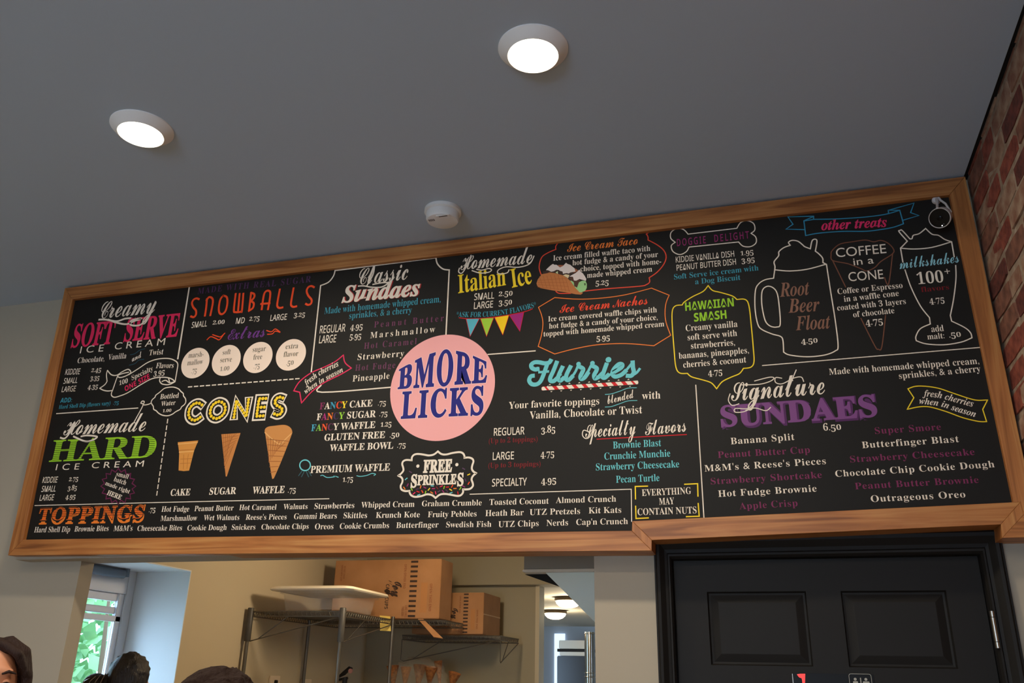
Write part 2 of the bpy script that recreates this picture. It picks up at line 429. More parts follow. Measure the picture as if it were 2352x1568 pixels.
# ------------------------------------------------------------------ wire shelving, boxes, tub, cones
WIRE = STEEL
def shelf_unit(name, x0, x1, y0, y1, zt, label, lower=True, posts=True, brace=False):
    t = empty(name, ((x0 + x1) / 2, (y0 + y1) / 2, 0), label, 'shelf', 'wire shelf units')
    for (x, y) in ((x0, y0), (x1, y0), (x0, y1), (x1, y1)) if posts else ():
        MB().tube([(x, y, 0), (x, y, zt + .02)], .0115, 10).build('post', WIRE, t, True)
    for zz in ((zt, zt - .52, .9, .3) if lower else (zt,)):
        mb = MB()
        for (a, b) in (((x0, y0), (x1, y0)), ((x0, y1), (x1, y1)), ((x0, y0), (x0, y1)), ((x1, y0), (x1, y1))):
            for dz in (0, -.028): mb.tube([(*a, zz + dz), (*b, zz + dz)], .0034, 6)
            L = math.hypot(b[0] - a[0], b[1] - a[1]); n = max(4, int(L / .03))
            for k in range(n):
                u0 = k / n; u1 = (k + .5) / n; u2 = (k + 1) / n
                q = lambda u, d: (a[0] + (b[0] - a[0]) * u, a[1] + (b[1] - a[1]) * u, zz + d)
                mb.tube([q(u0, 0), q(u1, -.028), q(u2, 0)], .0018, 4, False)
        mb.build('shelf_rim', WIRE, t)
        mb = MB(); n = int((y1 - y0) / .026)
        for k in range(1, n):
            y = y0 + (y1 - y0) * k / n; mb.tube([(x0, y, zz - .004), (x1, y, zz - .004)], .0019, 4, False)
        mb.build('shelf_wires', WIRE, t)['kind'] = 'stuff'
    # end braces hanging under the top shelf, with a sleeve on the post
    for (x, y, dx, dy) in ((x0, y0, (x1 - x0), 0), (x1, y0, 0, (y1 - y0))) if posts or brace else ():
        mb = MB()
        mb.tube([(x, y, zt - .03), (x, y, zt - .16), (x + dx * .03, y + dy * .03, zt - .17), (x + dx * .95, y + dy * .95, zt - .035)], .0036, 6)
        mb.tube([(x + dx * .12, y + dy * .12, zt - .155), (x + dx * .42, y + dy * .42, zt - .03)], .003, 6)
        mb.build('brace', WIRE, t)
        if posts: MB().lathe([(.017, -.17), (.019, -.165), (.019, .015), (.016, .02)], (x, y, zt), 12).build('post_sleeve', mat('sleeve_grey', (70, 66, 60), .5), t, True)
    return t
shelf_unit('wire_shelf', -.165, .447, 2.0, 2.72, 2.05, 'tall chrome wire shelf nearest the opening, holding the clear tub')
shelf_unit('wire_shelf', -.165, .80, 2.76, 3.10, 2.05, 'chrome wire shelf level carrying the tall carton, behind the clear tub', False, False)
shelf_unit('wire_shelf', .34, 1.06, 3.14, 3.58, 1.975, 'lower chrome wire shelf against the back wall, under the smaller carton', False, False, True)

CARD = mat('cardboard', (178, 128, 84), 0.85, noise=(162, 114, 72), nscale=5)
CARD2 = mat('cardboard_dark', (150, 84, 48), 0.9)
INK = mat('carton_ink', (58, 40, 30), 0.8)
INK2 = mat('carton_ink_faint', (140, 84, 50), 0.85)
STICK = mat('sticky_note', (246, 214, 110), 0.7)
def st3(): pass

# ---- glyphs from the built-in font of Blender
U = {'b': 0x1d400, 'i': 0x1d434, 'bi': 0x1d468, 'bs': 0x1d4d0, 'ss': 0x1d5a0, 'sb': 0x1d5d4}
DG = {'b': 0x1d7ce, 'bi': 0x1d7ce, 'ss': 0x1d7e2, 'sb': 0x1d7ec, 'bs': 0x1d7ce, 'i': 0x1d7ce}
def chmap(c, st):
    if st not in U: return c
    if 'A' <= c <= 'Z': return chr(U[st] + ord(c) - 65)
    if 'a' <= c <= 'z': return chr(0x210e) if (st == 'i' and c == 'h') else chr(U[st] + 26 + ord(c) - 97)
    if c.isdigit() and st in DG: return chr(DG[st] + ord(c) - 48)
    return c
_g = {}
_cu = bpy.data.curves.new('g', 'FONT'); _cu.size = 1; _cu.resolution_u = 4; _cu.fill_mode = 'FRONT'
_co = bpy.data.objects.new('g', _cu)
def raw(s, off):
    _cu.body = s; _cu.offset = off
    me = bpy.data.meshes.new_from_object(_co)
    v = np.array([q.co[:2] for q in me.vertices]) if len(me.vertices) else np.zeros((0, 2))
    f = [tuple(p.vertices) for p in me.polygons]
    bpy.data.meshes.remove(me)
    return v, f
_cap = {}; _hx = {}
def glyph(c, st, off):
    k = (c, st, off)
    if k in _g: return _g[k]
    if st not in _cap:
        vx, _ = raw(chmap('H', 'b' if st == 'bs' else st), 0); _cap[st] = vx[:, 1].max() - vx[:, 1].min()
        vh, _ = raw(chmap('H', 'sb'), 0); _hx[st] = vh[:, 0].max()
    v, f = raw(chmap(c, st), off)
    v2, _ = raw(chmap(c, st) + chmap('H', 'sb'), 0)
    adv = v2[:, 0].max() - _hx[st]
    _g[k] = (v / _cap[st], f, adv / _cap[st])
    return _g[k]
def layout(text, st, off=0.0, tr=0.0, old=None):
    """letters side by side; cap height 1; returns (verts, faces, letter index per face)"""
    if old is None: old = all(ch in '0123456789. ' for ch in text)
    V = []; Fc = []; I = []; pen = 0.0; n = 0
    for idx, ch in enumerate(text):
        if ch == ' ': pen += .42 + tr; continue
        v, f, adv = glyph(ch, st, off)
        v = v.copy()
        if old and ch in '012': v[:, 1] *= .72; v[:, 0] *= .96; adv *= .96
        elif old and ch in '34579': v[:, 1] = v[:, 1] * .96 - .24
        if st == 'bs' and ch.islower(): v = v * 1.28; adv *= 1.24
        v[:, 0] += pen
        V.append(v); Fc += [tuple(i + n for i in q) for q in f]; I += [idx] * len(f); n += len(v); pen += adv + tr
    return np.vstack(V), Fc, I

BOARD = None
def bz(px, py, ax=1, v=0.0):
    h = hit(px, py, ax, v); return np.array([h[0], h[2]])
T0 = [0.0, 0.0, 1.0]
def at(ox, oy, k): T0[:] = [ox, oy, k]
def P(x, y): return (T0[0] + x / T0[2], T0[1] + y / T0[2])
def smooth(pts, closed=False, n=5):
    """Catmull-Rom through points; a point with a third entry is a corner"""
    N = len(pts); out = []
    rng = range(N if closed else N - 1)
    g = lambda i: np.array(pts[i % N][:2], float) if closed else np.array(pts[max(0, min(N - 1, i))][:2], float)
    cor = lambda i: len(pts[i % N]) > 2
    for i in rng:
        p1, p2 = g(i), g(i + 1)
        p0 = p1 if cor(i) else g(i - 1); p3 = p2 if cor(i + 1) else g(i + 2)
        for k in range(n):
            t = k / n
            out.append(.5 * (2 * p1 + (p2 - p0) * t + (2 * p0 - 5 * p1 + 4 * p2 - p3) * t * t + (3 * p1 - p0 - 3 * p2 + p3) * t ** 3))
    if not closed: out.append(g(N - 1))
    return out
def ink(c): return mat('print_%d_%d_%d' % c, c, 0.62, spec=0.25)
def pscale(px, py):
    a = bz(px, py - 10); b = bz(px, py + 10); return np.linalg.norm(a - b) / 20
def T(text, x0, y0, x1, y1, h, c, st='b', off=None, tr=0.0, mid=None, top=None, lay=2, old=None, cols=None, name='lettering', dx=0, dy=0, halo=None):
    if off is None: off = -.005 if st == 'b' else 0.0
    V, Fc, I = layout(text, st, off, tr, old)
    a = V[:, 0].min(); b = V[:, 0].max(); s = (V[:, 0] - a) / (b - a); t = V[:, 1]
    base = [(x0, y0)] + (mid or []) + [(x1, y1)]
    bp = [P(*q) for q in base]
    if len(bp) > 2: bp = smooth(bp, n=6)
    B = np.array([bz(q[0] + dx, q[1] + dy) for q in bp])
    seg = np.r_[0, np.cumsum(np.linalg.norm(np.diff(B, axis=0), axis=1))]; L = seg[-1]
    bx = np.interp(s * L, seg, B[:, 0]); bzv = np.interp(s * L, seg, B[:, 1])
    if top:
        tp = [P(*q) for q in top]; tp = smooth(tp, n=6) if len(tp) > 2 else tp
        Tq = np.array([bz(q[0] + dx, q[1] + dy) for q in tp]); o = np.argsort(Tq[:, 0]); Tq = Tq[o]
        tz = np.interp(bx, Tq[:, 0], Tq[:, 1])
        X = bx; Z = bzv + (tz - bzv) * t
    else:
        hm = h / T0[2] * pscale(*bp[len(bp) // 2])
        e = 0.02 * L
        dxv = np.interp(np.clip(s * L + e, 0, L), seg, B[:, 0]) - np.interp(np.clip(s * L - e, 0, L), seg, B[:, 0])
        dzv = np.interp(np.clip(s * L + e, 0, L), seg, B[:, 1]) - np.interp(np.clip(s * L - e, 0, L), seg, B[:, 1])
        n = np.hypot(dxv, dzv)
        X = bx - dzv / n * t * hm; Z = bzv + dxv / n * t * hm
    y = -0.0003 * lay
    yv = np.full(len(X), y)
    for f, li in zip(Fc, I):
        for j in f: yv[j] = y - (li % 3) * 2.5e-5
    vv = [(X[i], yv[i], Z[i]) for i in range(len(X))]
    if halo:
        n0 = len(X); F0 = Fc; vv = []; Fc = []
        for q, (hx, hy) in enumerate(halo):
            vv += [(X[i] + hx * .001, y - q * .00002, Z[i] + hy * .001) for i in range(n0)]; Fc += [tuple(j + n0 * q for j in f) for f in F0]
    me = bpy.data.meshes.new(name); me.from_pydata(vv, [], Fc); me.update()
    if cols:
        for cc in cols: me.materials.append(ink(cc))
        o = bpy.data.objects.new(name, me); COL.objects.link(o); o.parent = BOARD
        for q, p in enumerate(me.polygons): p.material_index = min(I[q], len(cols) - 1)
        return o
    me.materials.append(ink(c))
    o = bpy.data.objects.new(name, me); COL.objects.link(o); o.parent = BOARD
    return o
def ribbon(B, w, closed):
    B = [np.array(q, float) for q in B]
    if not closed:
        d = B[0] - B[1]; B[0] = B[0] + d / (np.linalg.norm(d) + 1e-9) * w * .3
        d = B[-1] - B[-2]; B[-1] = B[-1] + d / (np.linalg.norm(d) + 1e-9) * w * .3
    N = len(B); v = []; f = []
    for i in range(N):
        p0 = B[i - 1] if (closed or i > 0) else B[i]; p1 = B[(i + 1) % N] if (closed or i < N - 1) else B[i]
        d0 = B[i] - p0; d1 = p1 - B[i]
        n0 = np.linalg.norm(d0); n1 = np.linalg.norm(d1)
        d0 = d0 / n0 if n0 > 1e-9 else d1 / n1; d1 = d1 / n1 if n1 > 1e-9 else d0
        d = d0 + d1; nn = np.linalg.norm(d); d = d / nn if nn > 1e-6 else d0
        c = max(.7, float(d @ d0)); nrm = np.array([-d[1], d[0]]) * (w / 2 / c)
        v += [B[i] + nrm, B[i] - nrm]
    for i in range(N if closed else N - 1):
        a = 2 * i; b = 2 * ((i + 1) % N); f.append((a, a + 1, b + 1, b))
    return v, f
def emitshape(name, groups, c, lay):
    v = []; f = []
    for gi, (gv, gf) in enumerate(groups):
        n = len(v); v += [(q[0], -0.0003 * (lay + .35) - (len(v) > 0) * 2e-5 * (gi % 4), q[1]) for q in gv]; f += [tuple(i + n for i in q) for q in gf]
    o = obj(name, v, f, ink(c), BOARD)
    if len(groups) > 1: o['kind'] = 'stuff'
    return o
def L_(strokes, w, c, closed=False, sm=True, lay=1, name='ornament_line'):
    """strokes: list of point lists in crop coordinates"""
    g = []
    for s in strokes:
        q = [(*P(p[0], p[1]), *p[2:]) for p in s]
        q = smooth(q, closed) if (sm and len(q) > 2) else q
        cen = q[len(q) // 2]
        g.append(ribbon([bz(p[0], p[1]) for p in q], w / T0[2] * pscale(cen[0], cen[1]), closed))
    return emitshape(name, g, c, lay)
def poly(pts, c, sm=False, lay=1, name='printed_shape', close_sm=True):
    q = [(*P(p[0], p[1]), *p[2:]) for p in pts]
    if sm: q = smooth(q, True)
    B = [bz(p[0], p[1]) for p in q]
    tris = tessellate_polygon([[Vector((b[0], b[1], 0)) for b in B]])
    return emitshape(name, [(B, [tuple(t) for t in tris])], c, lay)
def dots(cs, r, c, lay=3, name='printed_dots'):
    g = []
    for (x, y) in cs:
        p = P(x, y); b = bz(*p); rm = r / T0[2] * pscale(*p)
        v = [b + rm * np.array([math.cos(k * math.pi / 8), math.sin(k * math.pi / 8)]) for k in range(16)]
        g.append((v, [tuple(range(15, -1, -1))]))
    return emitshape(name, g, c, lay)
def disc2(cx, cy, r, c, lay=1, name='printed_disc', n=72):
    p = P(cx, cy); b = bz(*p); rm = r / T0[2] * pscale(*p)
    v = [b + rm * np.array([math.cos(2 * k * math.pi / n), math.sin(2 * k * math.pi / n)]) for k in range(n)]
    return emitshape(name, [(v, [tuple(range(n - 1, -1, -1))])], c, lay)
def face_text(text, o, ux, uz, width, height, m, parent, st='b', off=0.0, name='lettering'):
    """lettering on any flat face: o corner of the baseline, ux / uz unit vectors"""
    V, Fc, _ = layout(text, st, off, 0, False)
    a, b = V[:, 0].min(), V[:, 0].max(); o = np.array(o, float); ux = np.array(ux, float); uz = np.array(uz, float)
    v = [o + ux * ((q[0] - a) / (b - a) * width) + uz * (q[1] * height) for q in V]
    return obj(name, v, Fc, m, parent)

# ------------------------------------------------------------------ the framed menu board
exec_marker = None
BOARD = empty('menu_board', (1.8, 0, 2.6), 'long black lettered menu board in an oak frame along the wall top', 'menu board')
BOARD.location = (0, 0, 0)
FY = -0.017
fo = lambda a, b: tuple(bz(a, b, 1, FY))
TL, TR = fo(149, 661.5), fo(2217, 405)
TLi, TRi = fo(166, 687), fo(2181, 447)
BL, BLi = fo(18, 1275), fo(52, 1239)
N1, N1i = fo(1497, 1264), fo(1451, 1218.5)
N2, N2i = fo(1497, 1240), fo(1452, 1196.5)
N3, N3i = fo(2299, 1204), fo(2344, 1152.5)
N4, N4i = fo(2302, 1235), fo(2352, 1181)
BRi = fo(2328, 1153)
BR = (TR[0] + .008, N4[1]); 
ROWS = [('frame_rail', [TL, TR, TRi, TLi], WH), ('frame_rail', [BL, BLi, TLi, TL], WV), ('frame_rail', [BL, N1, N1i, BLi], WH),
        ('frame_block', [N1, N2, N2i, N1i], WV), ('frame_rail', [N2, N3, N3i, BRi, N2i], WH), ('frame_block', [N3, N4, N4i, N3i], WV),
        ('frame_rail', [TR, BR, N4i, N3i, BRi, TRi], WV), ('frame_rail', [N4, BR, N4i], WH)]
for nm, pl, m in ROWS:
    cx = sum(p[0] for p in pl) / len(pl); cz = sum(p[1] for p in pl) / len(pl)
    L = max(math.hypot(p[0] - cx, p[1] - cz) for p in pl)
    # a hair of a gap at the mitres
    pl = [(p[0] + (cx - p[0]) * .0004 / max(L, .05), p[1] + (cz - p[1]) * .0004 / max(L, .05)) for p in pl]
    o = MB().prism(pl, FY, WY - .0005).build(nm, m, BOARD)
    bm = bmesh.new(); bm.from_mesh(o.data)
    bmesh.ops.bevel(bm, geom=[e for e in bm.edges if all(v.co.y < 0 for v in e.verts)], offset=.0009, segments=1, affect='EDGES')
    bm.to_mesh(o.data); bm.free()
pan = [(TL[0] + .02, TL[1] - .02), (TR[0] - .02, TR[1] - .02), (TR[0] - .02, N4i[1]), (N3i[0], N3i[1] - .02), (N2i[0] + .02, N2i[1] - .02), (N1i[0] + .02, N1i[1] - .02), (BL[0] + .02, BL[1] + .02)]
MB().prism(pan, 0.0, .012).build('board_panel', PANEL, BOARD)

Wt = (236, 224, 208); PK = (222, 44, 92); OR = (238, 78, 34); PLD = (80, 46, 86); PLM = (112, 58, 92); PLR = (124, 46, 88)
TEAL = (62, 150, 170); TL2 = (106, 196, 204); RED = (206, 24, 36); DRD = (122, 26, 32); LIME = (152, 206, 44); YEL = (246, 214, 44)
MAG = (150, 44, 108); BRN = (138, 98, 80); OR2 = (238, 128, 44); BLU = (32, 34, 124); PUR = (126, 74, 132); BK = (27, 25, 23); GRY = (116, 110, 92)

at(0, 600, 5.2267)
T('SOFT', 850, 1032, 1345, 985, 262, PK, off=.012)
T('SERVE', 1482, 962, 2128, 897, 266, PK, off=.012)
T('Creamy', 1195, 690, 1860, 620, 215, Wt, 'bs', tr=-.03, lay=3)
L_([[(1190, 700), (1270, 700), (1400, 720), (1500, 690), (1570, 682)], [(1300, 700), (1400, 735), (1520, 755), (1620, 715), (1700, 690), (1650, 690), (1575, 715), (1575, 765), (1680, 765), (1760, 690), (1830, 560), (1870, 485)]], 20, Wt, lay=3)
T('ICE', 957, 1105, 1238, 1080, 80, Wt, 'sn', tr=.45); T('CREAM', 1372, 1060, 1975, 1003, 80, Wt, 'sn', tr=.4)
L_([[(2278, 280), (2135, 1170)]], 18, Wt)
at(130, 780, 8.713)
T('Chocolate,', 412, 470, 955, 428, 105, Wt)
T('KIDDIE', 168, 702, 460, 688, 108, Wt, 'ss', off=.008); T('2.45', 692, 650, 885, 640, 95, Wt)
T('SMALL', 135, 880, 412, 862, 105, Wt, 'ss', off=.008); T('3.35', 672, 812, 850, 803, 95, Wt)
T('LARGE', 98, 1048, 375, 1030, 105, Wt, 'ss', off=.008); T('4.35', 622, 985, 820, 975, 95, Wt)
T('ADD:', 72, 1262, 300, 1248, 90, TEAL, 'sb'); T('Hard Shell Dip (flavors vary)', 42, 1385, 1070, 1305, 76, TEAL); T('.75', 1135, 1298, 1240, 1290, 75, TEAL)
at(220, 780, 8.709)
T('Vanilla', 240, 405, 605, 372, 108, Wt); T('Twist', 1060, 315, 1345, 292, 108, Wt); T('and', 728, 440, 930, 340, 105, Wt, 'bs')
L_([[(690, 300), (780, 280), (880, 210), (985, 180)], [(670, 510), (780, 480), (860, 410), (965, 390)]], 13, (40, 78, 92))
L_([[(-785, 1478), (845, 1365)]], 19, Wt)
L_([[(235, 612, 1), (300, 690), (370, 715), (440, 700), (530, 640), (640, 592), (690, 620), (698, 660), (640, 705), (560, 740), (490, 755), (445, 740), (450, 710), (540, 675), (660, 650)],
    [(235, 612), (215, 700), (228, 830, 1), (180, 900), (80, 970, 1), (150, 1008), (240, 1025), (330, 1015)],
    [(440, 720), (400, 830), (345, 990), (315, 1070), (322, 1122), (380, 1150), (480, 1125), (640, 1060), (900, 900), (1100, 790), (1250, 755), (1420, 755), (1530, 790), (1585, 842, 1), (1500, 885), (1420, 900), (1320, 880), (1278, 820), (1290, 765)],
    [(660, 700), (850, 580), (1050, 450), (1250, 385), (1450, 375), (1570, 410), (1640, 480), (1622, 640), (1588, 835)],
    [(1325, 835), (1400, 812), (1480, 860), (1570, 842)], [(1455, 768), (1478, 845)]], 20, Wt)
T('100', 468, 912, 640, 862, 125, Wt); T('Specialty', 725, 812, 1150, 612, 100, Wt); T('Flavors', 1200, 570, 1550, 565, 105, Wt)
T('ONE SIZE', 592, 1035, 1085, 772, 105, PK, 'sb'); T('3.95', 1152, 745, 1370, 718, 105, Wt, old=False)
L_([[(1110, 1262), (1130, 1200), (1185, 1150), (1202, 1110), (1280, 1050), (1370, 975), (1470, 950), (1570, 950), (1660, 985), (1700, 1030), (1750, 1075), (1755, 1120), (1795, 1180), (1800, 1250), (1770, 1300), (1720, 1340), (1690, 1390), (1600, 1440), (1530, 1490), (1440, 1520), (1340, 1510), (1260, 1470), (1210, 1420), (1160, 1390), (1150, 1330)]], 20, Wt, closed=True)
L_([[(1112, 1265), (1040, 1295), (955, 1300), (972, 1240), (930, 1228), (905, 1268), (945, 1310), (810, 1568), (770, 1640)]], 20, Wt)
T('Bottled', 1285, 1190, 1655, 1160, 100, Wt); T('Water', 1302, 1328, 1590, 1300, 92, Wt); T('1.00', 1335, 1452, 1508, 1440, 78, Wt)
at(0, 850, 3.4844)
T('Homemade', 505, 520, 1160, 486, 128, Wt, 'bs', tr=-.03, lay=3)
L_([[(485, 540), (520, 545), (560, 500), (600, 420)], [(590, 530), (680, 568), (740, 560), (778, 532), (700, 522), (650, 530)]], 13, Wt, lay=3)
T('HARD', 392, 732, 1235, 696, 172, LIME, off=.006)
L_([[(420, 735 - k * 15), (1240, 690 - k * 15)] for k in range(1, 11)], 3.5, BK, lay=3, name='hatch_line')
L_([[(385, 438), (268, 1010)]], .1, BK)
at(80, 1060, 8.711)
T('ICE', 415, 170, 880, 155, 118, Wt, 'sn', tr=.5); T('CREAM', 1132, 132, 2170, 98, 118, Wt, 'sn', tr=.42)
T('KIDDIE', 148, 425, 445, 415, 112, Wt, 'ss', off=.008); T('2.75', 682, 390, 862, 382, 95, Wt)
T('SMALL', 128, 603, 412, 595, 112, Wt, 'ss', off=.008); T('3.85', 657, 572, 835, 565, 95, Wt)
T('LARGE', 92, 780, 372, 770, 112, Wt, 'ss', off=.008); T('4.95', 612, 745, 808, 738, 95, Wt)
sb = []
for k in range(32):
    a = k * math.pi / 16; r = 1.0 if k % 2 == 0 else .80
    sb.append((1672 + 350 * r * math.cos(a), 490 + 358 * r * math.sin(a) * 1.0))
L_([sb], 22, (104, 34, 74), closed=True, sm=False)
T('small', 1622, 282, 1862, 345, 88, Wt); T('batch', 1572, 385, 1812, 468, 92, Wt); T('made right', 1402, 462, 1885, 640, 80, Wt); T('HERE', 1437, 655, 1715, 762, 88, Wt, off=.01)
T('TOPPINGS', 35, 1250, 2168, 1205, 325, OR2, off=.02, tr=.05, lay=1)
T('TOPPINGS', 45, 1195, 2160, 1150, 265, BK, off=.006, tr=.05, lay=2)
T('TOPPINGS', 60, 1175, 2150, 1130, 235, (232, 106, 34), off=0.0, tr=.06, lay=3)
L_([[(40, 1140 - k * 42), (2170, 1095 - k * 42)] for k in range(1, 6)], 9, BK, lay=4, name='hatch_line')
L_([[(0, 877), (2265, 820), (5888, 740)], ], 15, Wt, sm=False, name='divider_line')
at(0, 1100, 3.0947)
for s, a, b, c, d in (('.75', 1058, 235, 1103, 233), ('Hot Fudge', 1147, 232, 1343, 230), ('Peanut Butter', 1381, 228, 1659, 222), ('Hot Caramel', 1700, 220, 1963, 217), ('Walnuts', 2013, 215, 2185, 212),
                      ('Marshmallow', 1140, 298, 1400, 294), ("Wet Walnuts", 1446, 293, 1700, 290), ("Reese's Pieces", 1746, 289, 2036, 286),
                      ('Hard Shell Dip', 242, 379, 496, 375), ('Brownie Bites', 528, 373, 770, 368), ("M&M's", 806, 370, 940, 367), ('Cheesecake Bites', 975, 368, 1292, 364), ('Cookie Dough', 1330, 365, 1610, 361), ('Snickers', 1646, 361, 1814, 358), ('Chocolate Chips', 1857, 358, 2193, 353)):
    T(s, a, b, c, d, 38, Wt)
at(660, 880, 3.9208)
for s, a, b, c, d in (('Strawberries', 243, 1132, 602, 1122), ('Whipped Cream', 664, 1120, 1144, 1112), ('Graham Crumble', 1211, 1108, 1750, 1099), ('Gummi Bears', 58, 1223, 445, 1217), ('Skittles', 505, 1216, 717, 1212),
                      ('Krunch Kote', 797, 1212, 1192, 1206), ('Fruity Pebbles', 1265, 1206, 1704, 1198), ('Oreos', 247, 1315, 414, 1312), ('Cookie Crumbs', 471, 1311, 915, 1303), ('Butterfinger', 980, 1303, 1361, 1297), ('Swedish Fish', 1430, 1298, 1837, 1292)):
    T(s, a, b, c, d, 52, Wt)
at(740, 1100, 2.94)
for s, a, b, c, d in (('Toasted Coconut', 1129, 175, 1530, 166), ('Almond Crunch', 1578, 162, 1985, 152), ('Heath Bar', 1102, 250, 1361, 244), ('UTZ Pretzels', 1401, 243, 1742, 235), ('Kit Kats', 1800, 232, 2020, 227),
                      ('UTZ Chips', 1190, 325, 1462, 317), ('Nerds', 1515, 316, 1661, 312), ("Cap'n Crunch", 1716, 310, 2065, 303)):
    T(s, a, b, c, d, 41, Wt)
L_([[(998, 102), (2087, 68), (2090, 286)]], 6, Wt, sm=False, name='divider_line')

at(400, 600, 5.2278)
T('MADE WITH REAL SUGAR', 280, 395, 1640, 248, 72, PLD, tr=.22, mid=[(545, 362), (885, 326), (1215, 297)])
L_([[(300, 455), (270, 445), (235, 460), (215, 500), (230, 550), (262, 590), (262, 640), (235, 670), (200, 660)],
    [(370, 655), (385, 560), (395, 450)], [(388, 470), (420, 430), (458, 445), (465, 500), (435, 650)],
    [(590, 412), (632, 430), (640, 500), (620, 590), (580, 633), (546, 620), (537, 560), (555, 460), (590, 412)],
    [(740, 388), (718, 585), (740, 610), (800, 605), (815, 585), (832, 385)], [(787, 388), (768, 600)],
    [(925, 375, 1), (900, 592, 1)], [(925, 378), (960, 392), (962, 430), (925, 478)], [(925, 478), (957, 505), (945, 560), (895, 596)],
    [(1052, 578), (1075, 420), (1095, 368), (1130, 352), (1155, 378), (1145, 480), (1127, 578)], [(1042, 512), (1150, 503)],
    [(1270, 335), (1240, 500), (1243, 545), (1268, 560), (1305, 553)], [(1435, 320), (1405, 490), (1408, 532), (1433, 547), (1470, 540)],
    [(1682, 312), (1650, 297), (1612, 310), (1592, 355), (1610, 410), (1650, 460), (1645, 505), (1612, 523), (1580, 510)]], 23, OR, name='lettering')
T('SMALL', 207, 800, 392, 780, 68, Wt, 'ss', off=.008); T('2.00', 462, 760, 603, 750, 62, Wt); T('MD', 740, 750, 843, 741, 68, Wt, 'ss', off=.008); T('2.75', 902, 715, 1022, 708, 62, Wt); T('LARGE', 1152, 715, 1350, 700, 70, Wt, 'ss', off=.008); T('3.25', 1437, 670, 1568, 663, 62, Wt)
T('Extras', 640, 945, 1085, 905, 135, (112, 58, 136), 'bs')
L_([[(395, 942), (440, 905), (500, 925), (545, 940), (600, 870)], [(462, 880), (520, 900), (560, 905), (610, 862)], [(1110, 830), (1170, 845), (1215, 812), (1272, 848)], [(1120, 876), (1180, 870), (1215, 838), (1272, 852)]], 11, OR)
for (x, y, r) in ((255, 1220, 177), (626, 1188, 180), (1005, 1153, 182), (1402, 1121, 185)): disc2(x, y, r, (246, 224, 206))
for s, a, b, c, d in (('marsh-', 172, 1160, 350, 1143), ('mallow', 157, 1250, 343, 1232), ('soft', 582, 1125, 678, 1113), ('serve', 552, 1215, 690, 1204), ('sugar', 942, 1090, 1098, 1076), ('free', 950, 1183, 1055, 1172), ('extra', 1337, 1054, 1488, 1042), ('flavor', 1313, 1149, 1488, 1135)):
    T(s, a, b, c, d, 62, GRY, lay=3)
for s, a, b, c, d in (('.75', 207, 1345, 268, 1340), ('1.00', 550, 1318, 660, 1308), ('.75', 957, 1288, 1025, 1281), ('.50', 1347, 1248, 1433, 1240)): T(s, a, b, c, d, 66, GRY, lay=3)
L_([[(170 + k * 71.5, 1508 - k * 5.4), (170 + k * 71.5 + 45, 1508 - k * 5.4 - 3.4)] for k in range(19)], 13, Wt, name='dashed_line')

at(360, 850, 3.92)
L_([[(100 - k * 8.6, 440 + k * 59), (100 - k * 8.6 - 5, 440 + k * 59 + 36)] for k in range(12)], 10, Wt, name='dashed_line')
at(410, 900, 9.046)
CN = [[(490, 270), (440, 235), (380, 228), (315, 255), (265, 300), (230, 355), (215, 420), (215, 485), (235, 535), (280, 575), (335, 590), (395, 570), (455, 525)],
      [(1155, 525), (1205, 178), (1410, 515), (1460, 158)], [(1820, 135), (1678, 140), (1625, 502), (1762, 495)], [(1655, 322), (1788, 315)],
      [(2172, 125), (2105, 105), (2035, 135), (2000, 205), (2025, 265), (2080, 300), (2140, 325), (2165, 385), (2125, 455), (2060, 478), (1995, 455)]]
CO = [(840, 200), (900, 212), (945, 240), (975, 300), (975, 370), (955, 435), (905, 495), (850, 535), (790, 555), (725, 540), (680, 500), (660, 450), (665, 385), (685, 320), (725, 262), (780, 222)]
sm = [0, 6]
for w, c, l in ((192, Wt, 1), (122, BK, 2)):
    L_([CN[0], CN[4]], w, c, lay=l, name='lettering'); L_([CO], w, c, closed=True, lay=l, name='lettering')
    L_([CN[i] for i in (1, 2, 3)], w, c, sm=False, lay=l, name='lettering')
dl = []
def walk(p, step=66, closed=False):
    q = p + [p[0]] if closed else p
    seg = [math.dist(q[i], q[i + 1]) for i in range(len(q) - 1)]; tot = sum(seg); n = max(1, round(tot / step))
    for k in range(n + (0 if closed else 1)):
        s = tot * k / n; i = 0
        while i < len(seg) - 1 and s > seg[i]: s -= seg[i]; i += 1
        t = min(1, s / seg[i]); dl.append((q[i][0] + (q[i + 1][0] - q[i][0]) * t, q[i][1] + (q[i + 1][1] - q[i][1]) * t))
for c in CN: walk(c)
walk(CO, closed=True)
dots(dl, 33, (244, 206, 40), lay=3)
at(360, 850, 3.92)
CK = (214, 146, 70)
poly([(190, 648), (375, 632), (338, 722), (332, 745), (292, 903), (245, 908), (197, 902), (203, 748), (200, 722)], CK, name='printed_cake_cone')
L_([[(193, 665), (368, 650)], [(203, 738), (334, 730)]], 9, (232, 176, 104), lay=2); L_([[(200, 722), (336, 712)], [(215, 800), (318, 795)], [(212, 840), (306, 836)], [(245, 760), (240, 890)], [(285, 757), (272, 885)]], 4, (176, 108, 48), lay=2)
poly([(582, 576), (755, 565), (632, 955), (622, 957)], (196, 128, 68), name='printed_sugar_cone')
L_([[(586 + k * 4, 610 + k * 45), (738 - k * 10, 590 + k * 20)] for k in range(7)] + [[(600 + k * 20, 576 - k), (610 + k * 9, 860 - k * 40)] for k in range(7)], 4, (160, 96, 48), lay=2)
poly([(973, 540), (1000, 510), (1060, 500), (1150, 492), (1200, 513), (1220, 550), (1210, 595), (1130, 800), (1062, 958), (1048, 974), (1036, 958), (1005, 760), (982, 600)], (200, 136, 74), sm=True, name='printed_waffle_cone')
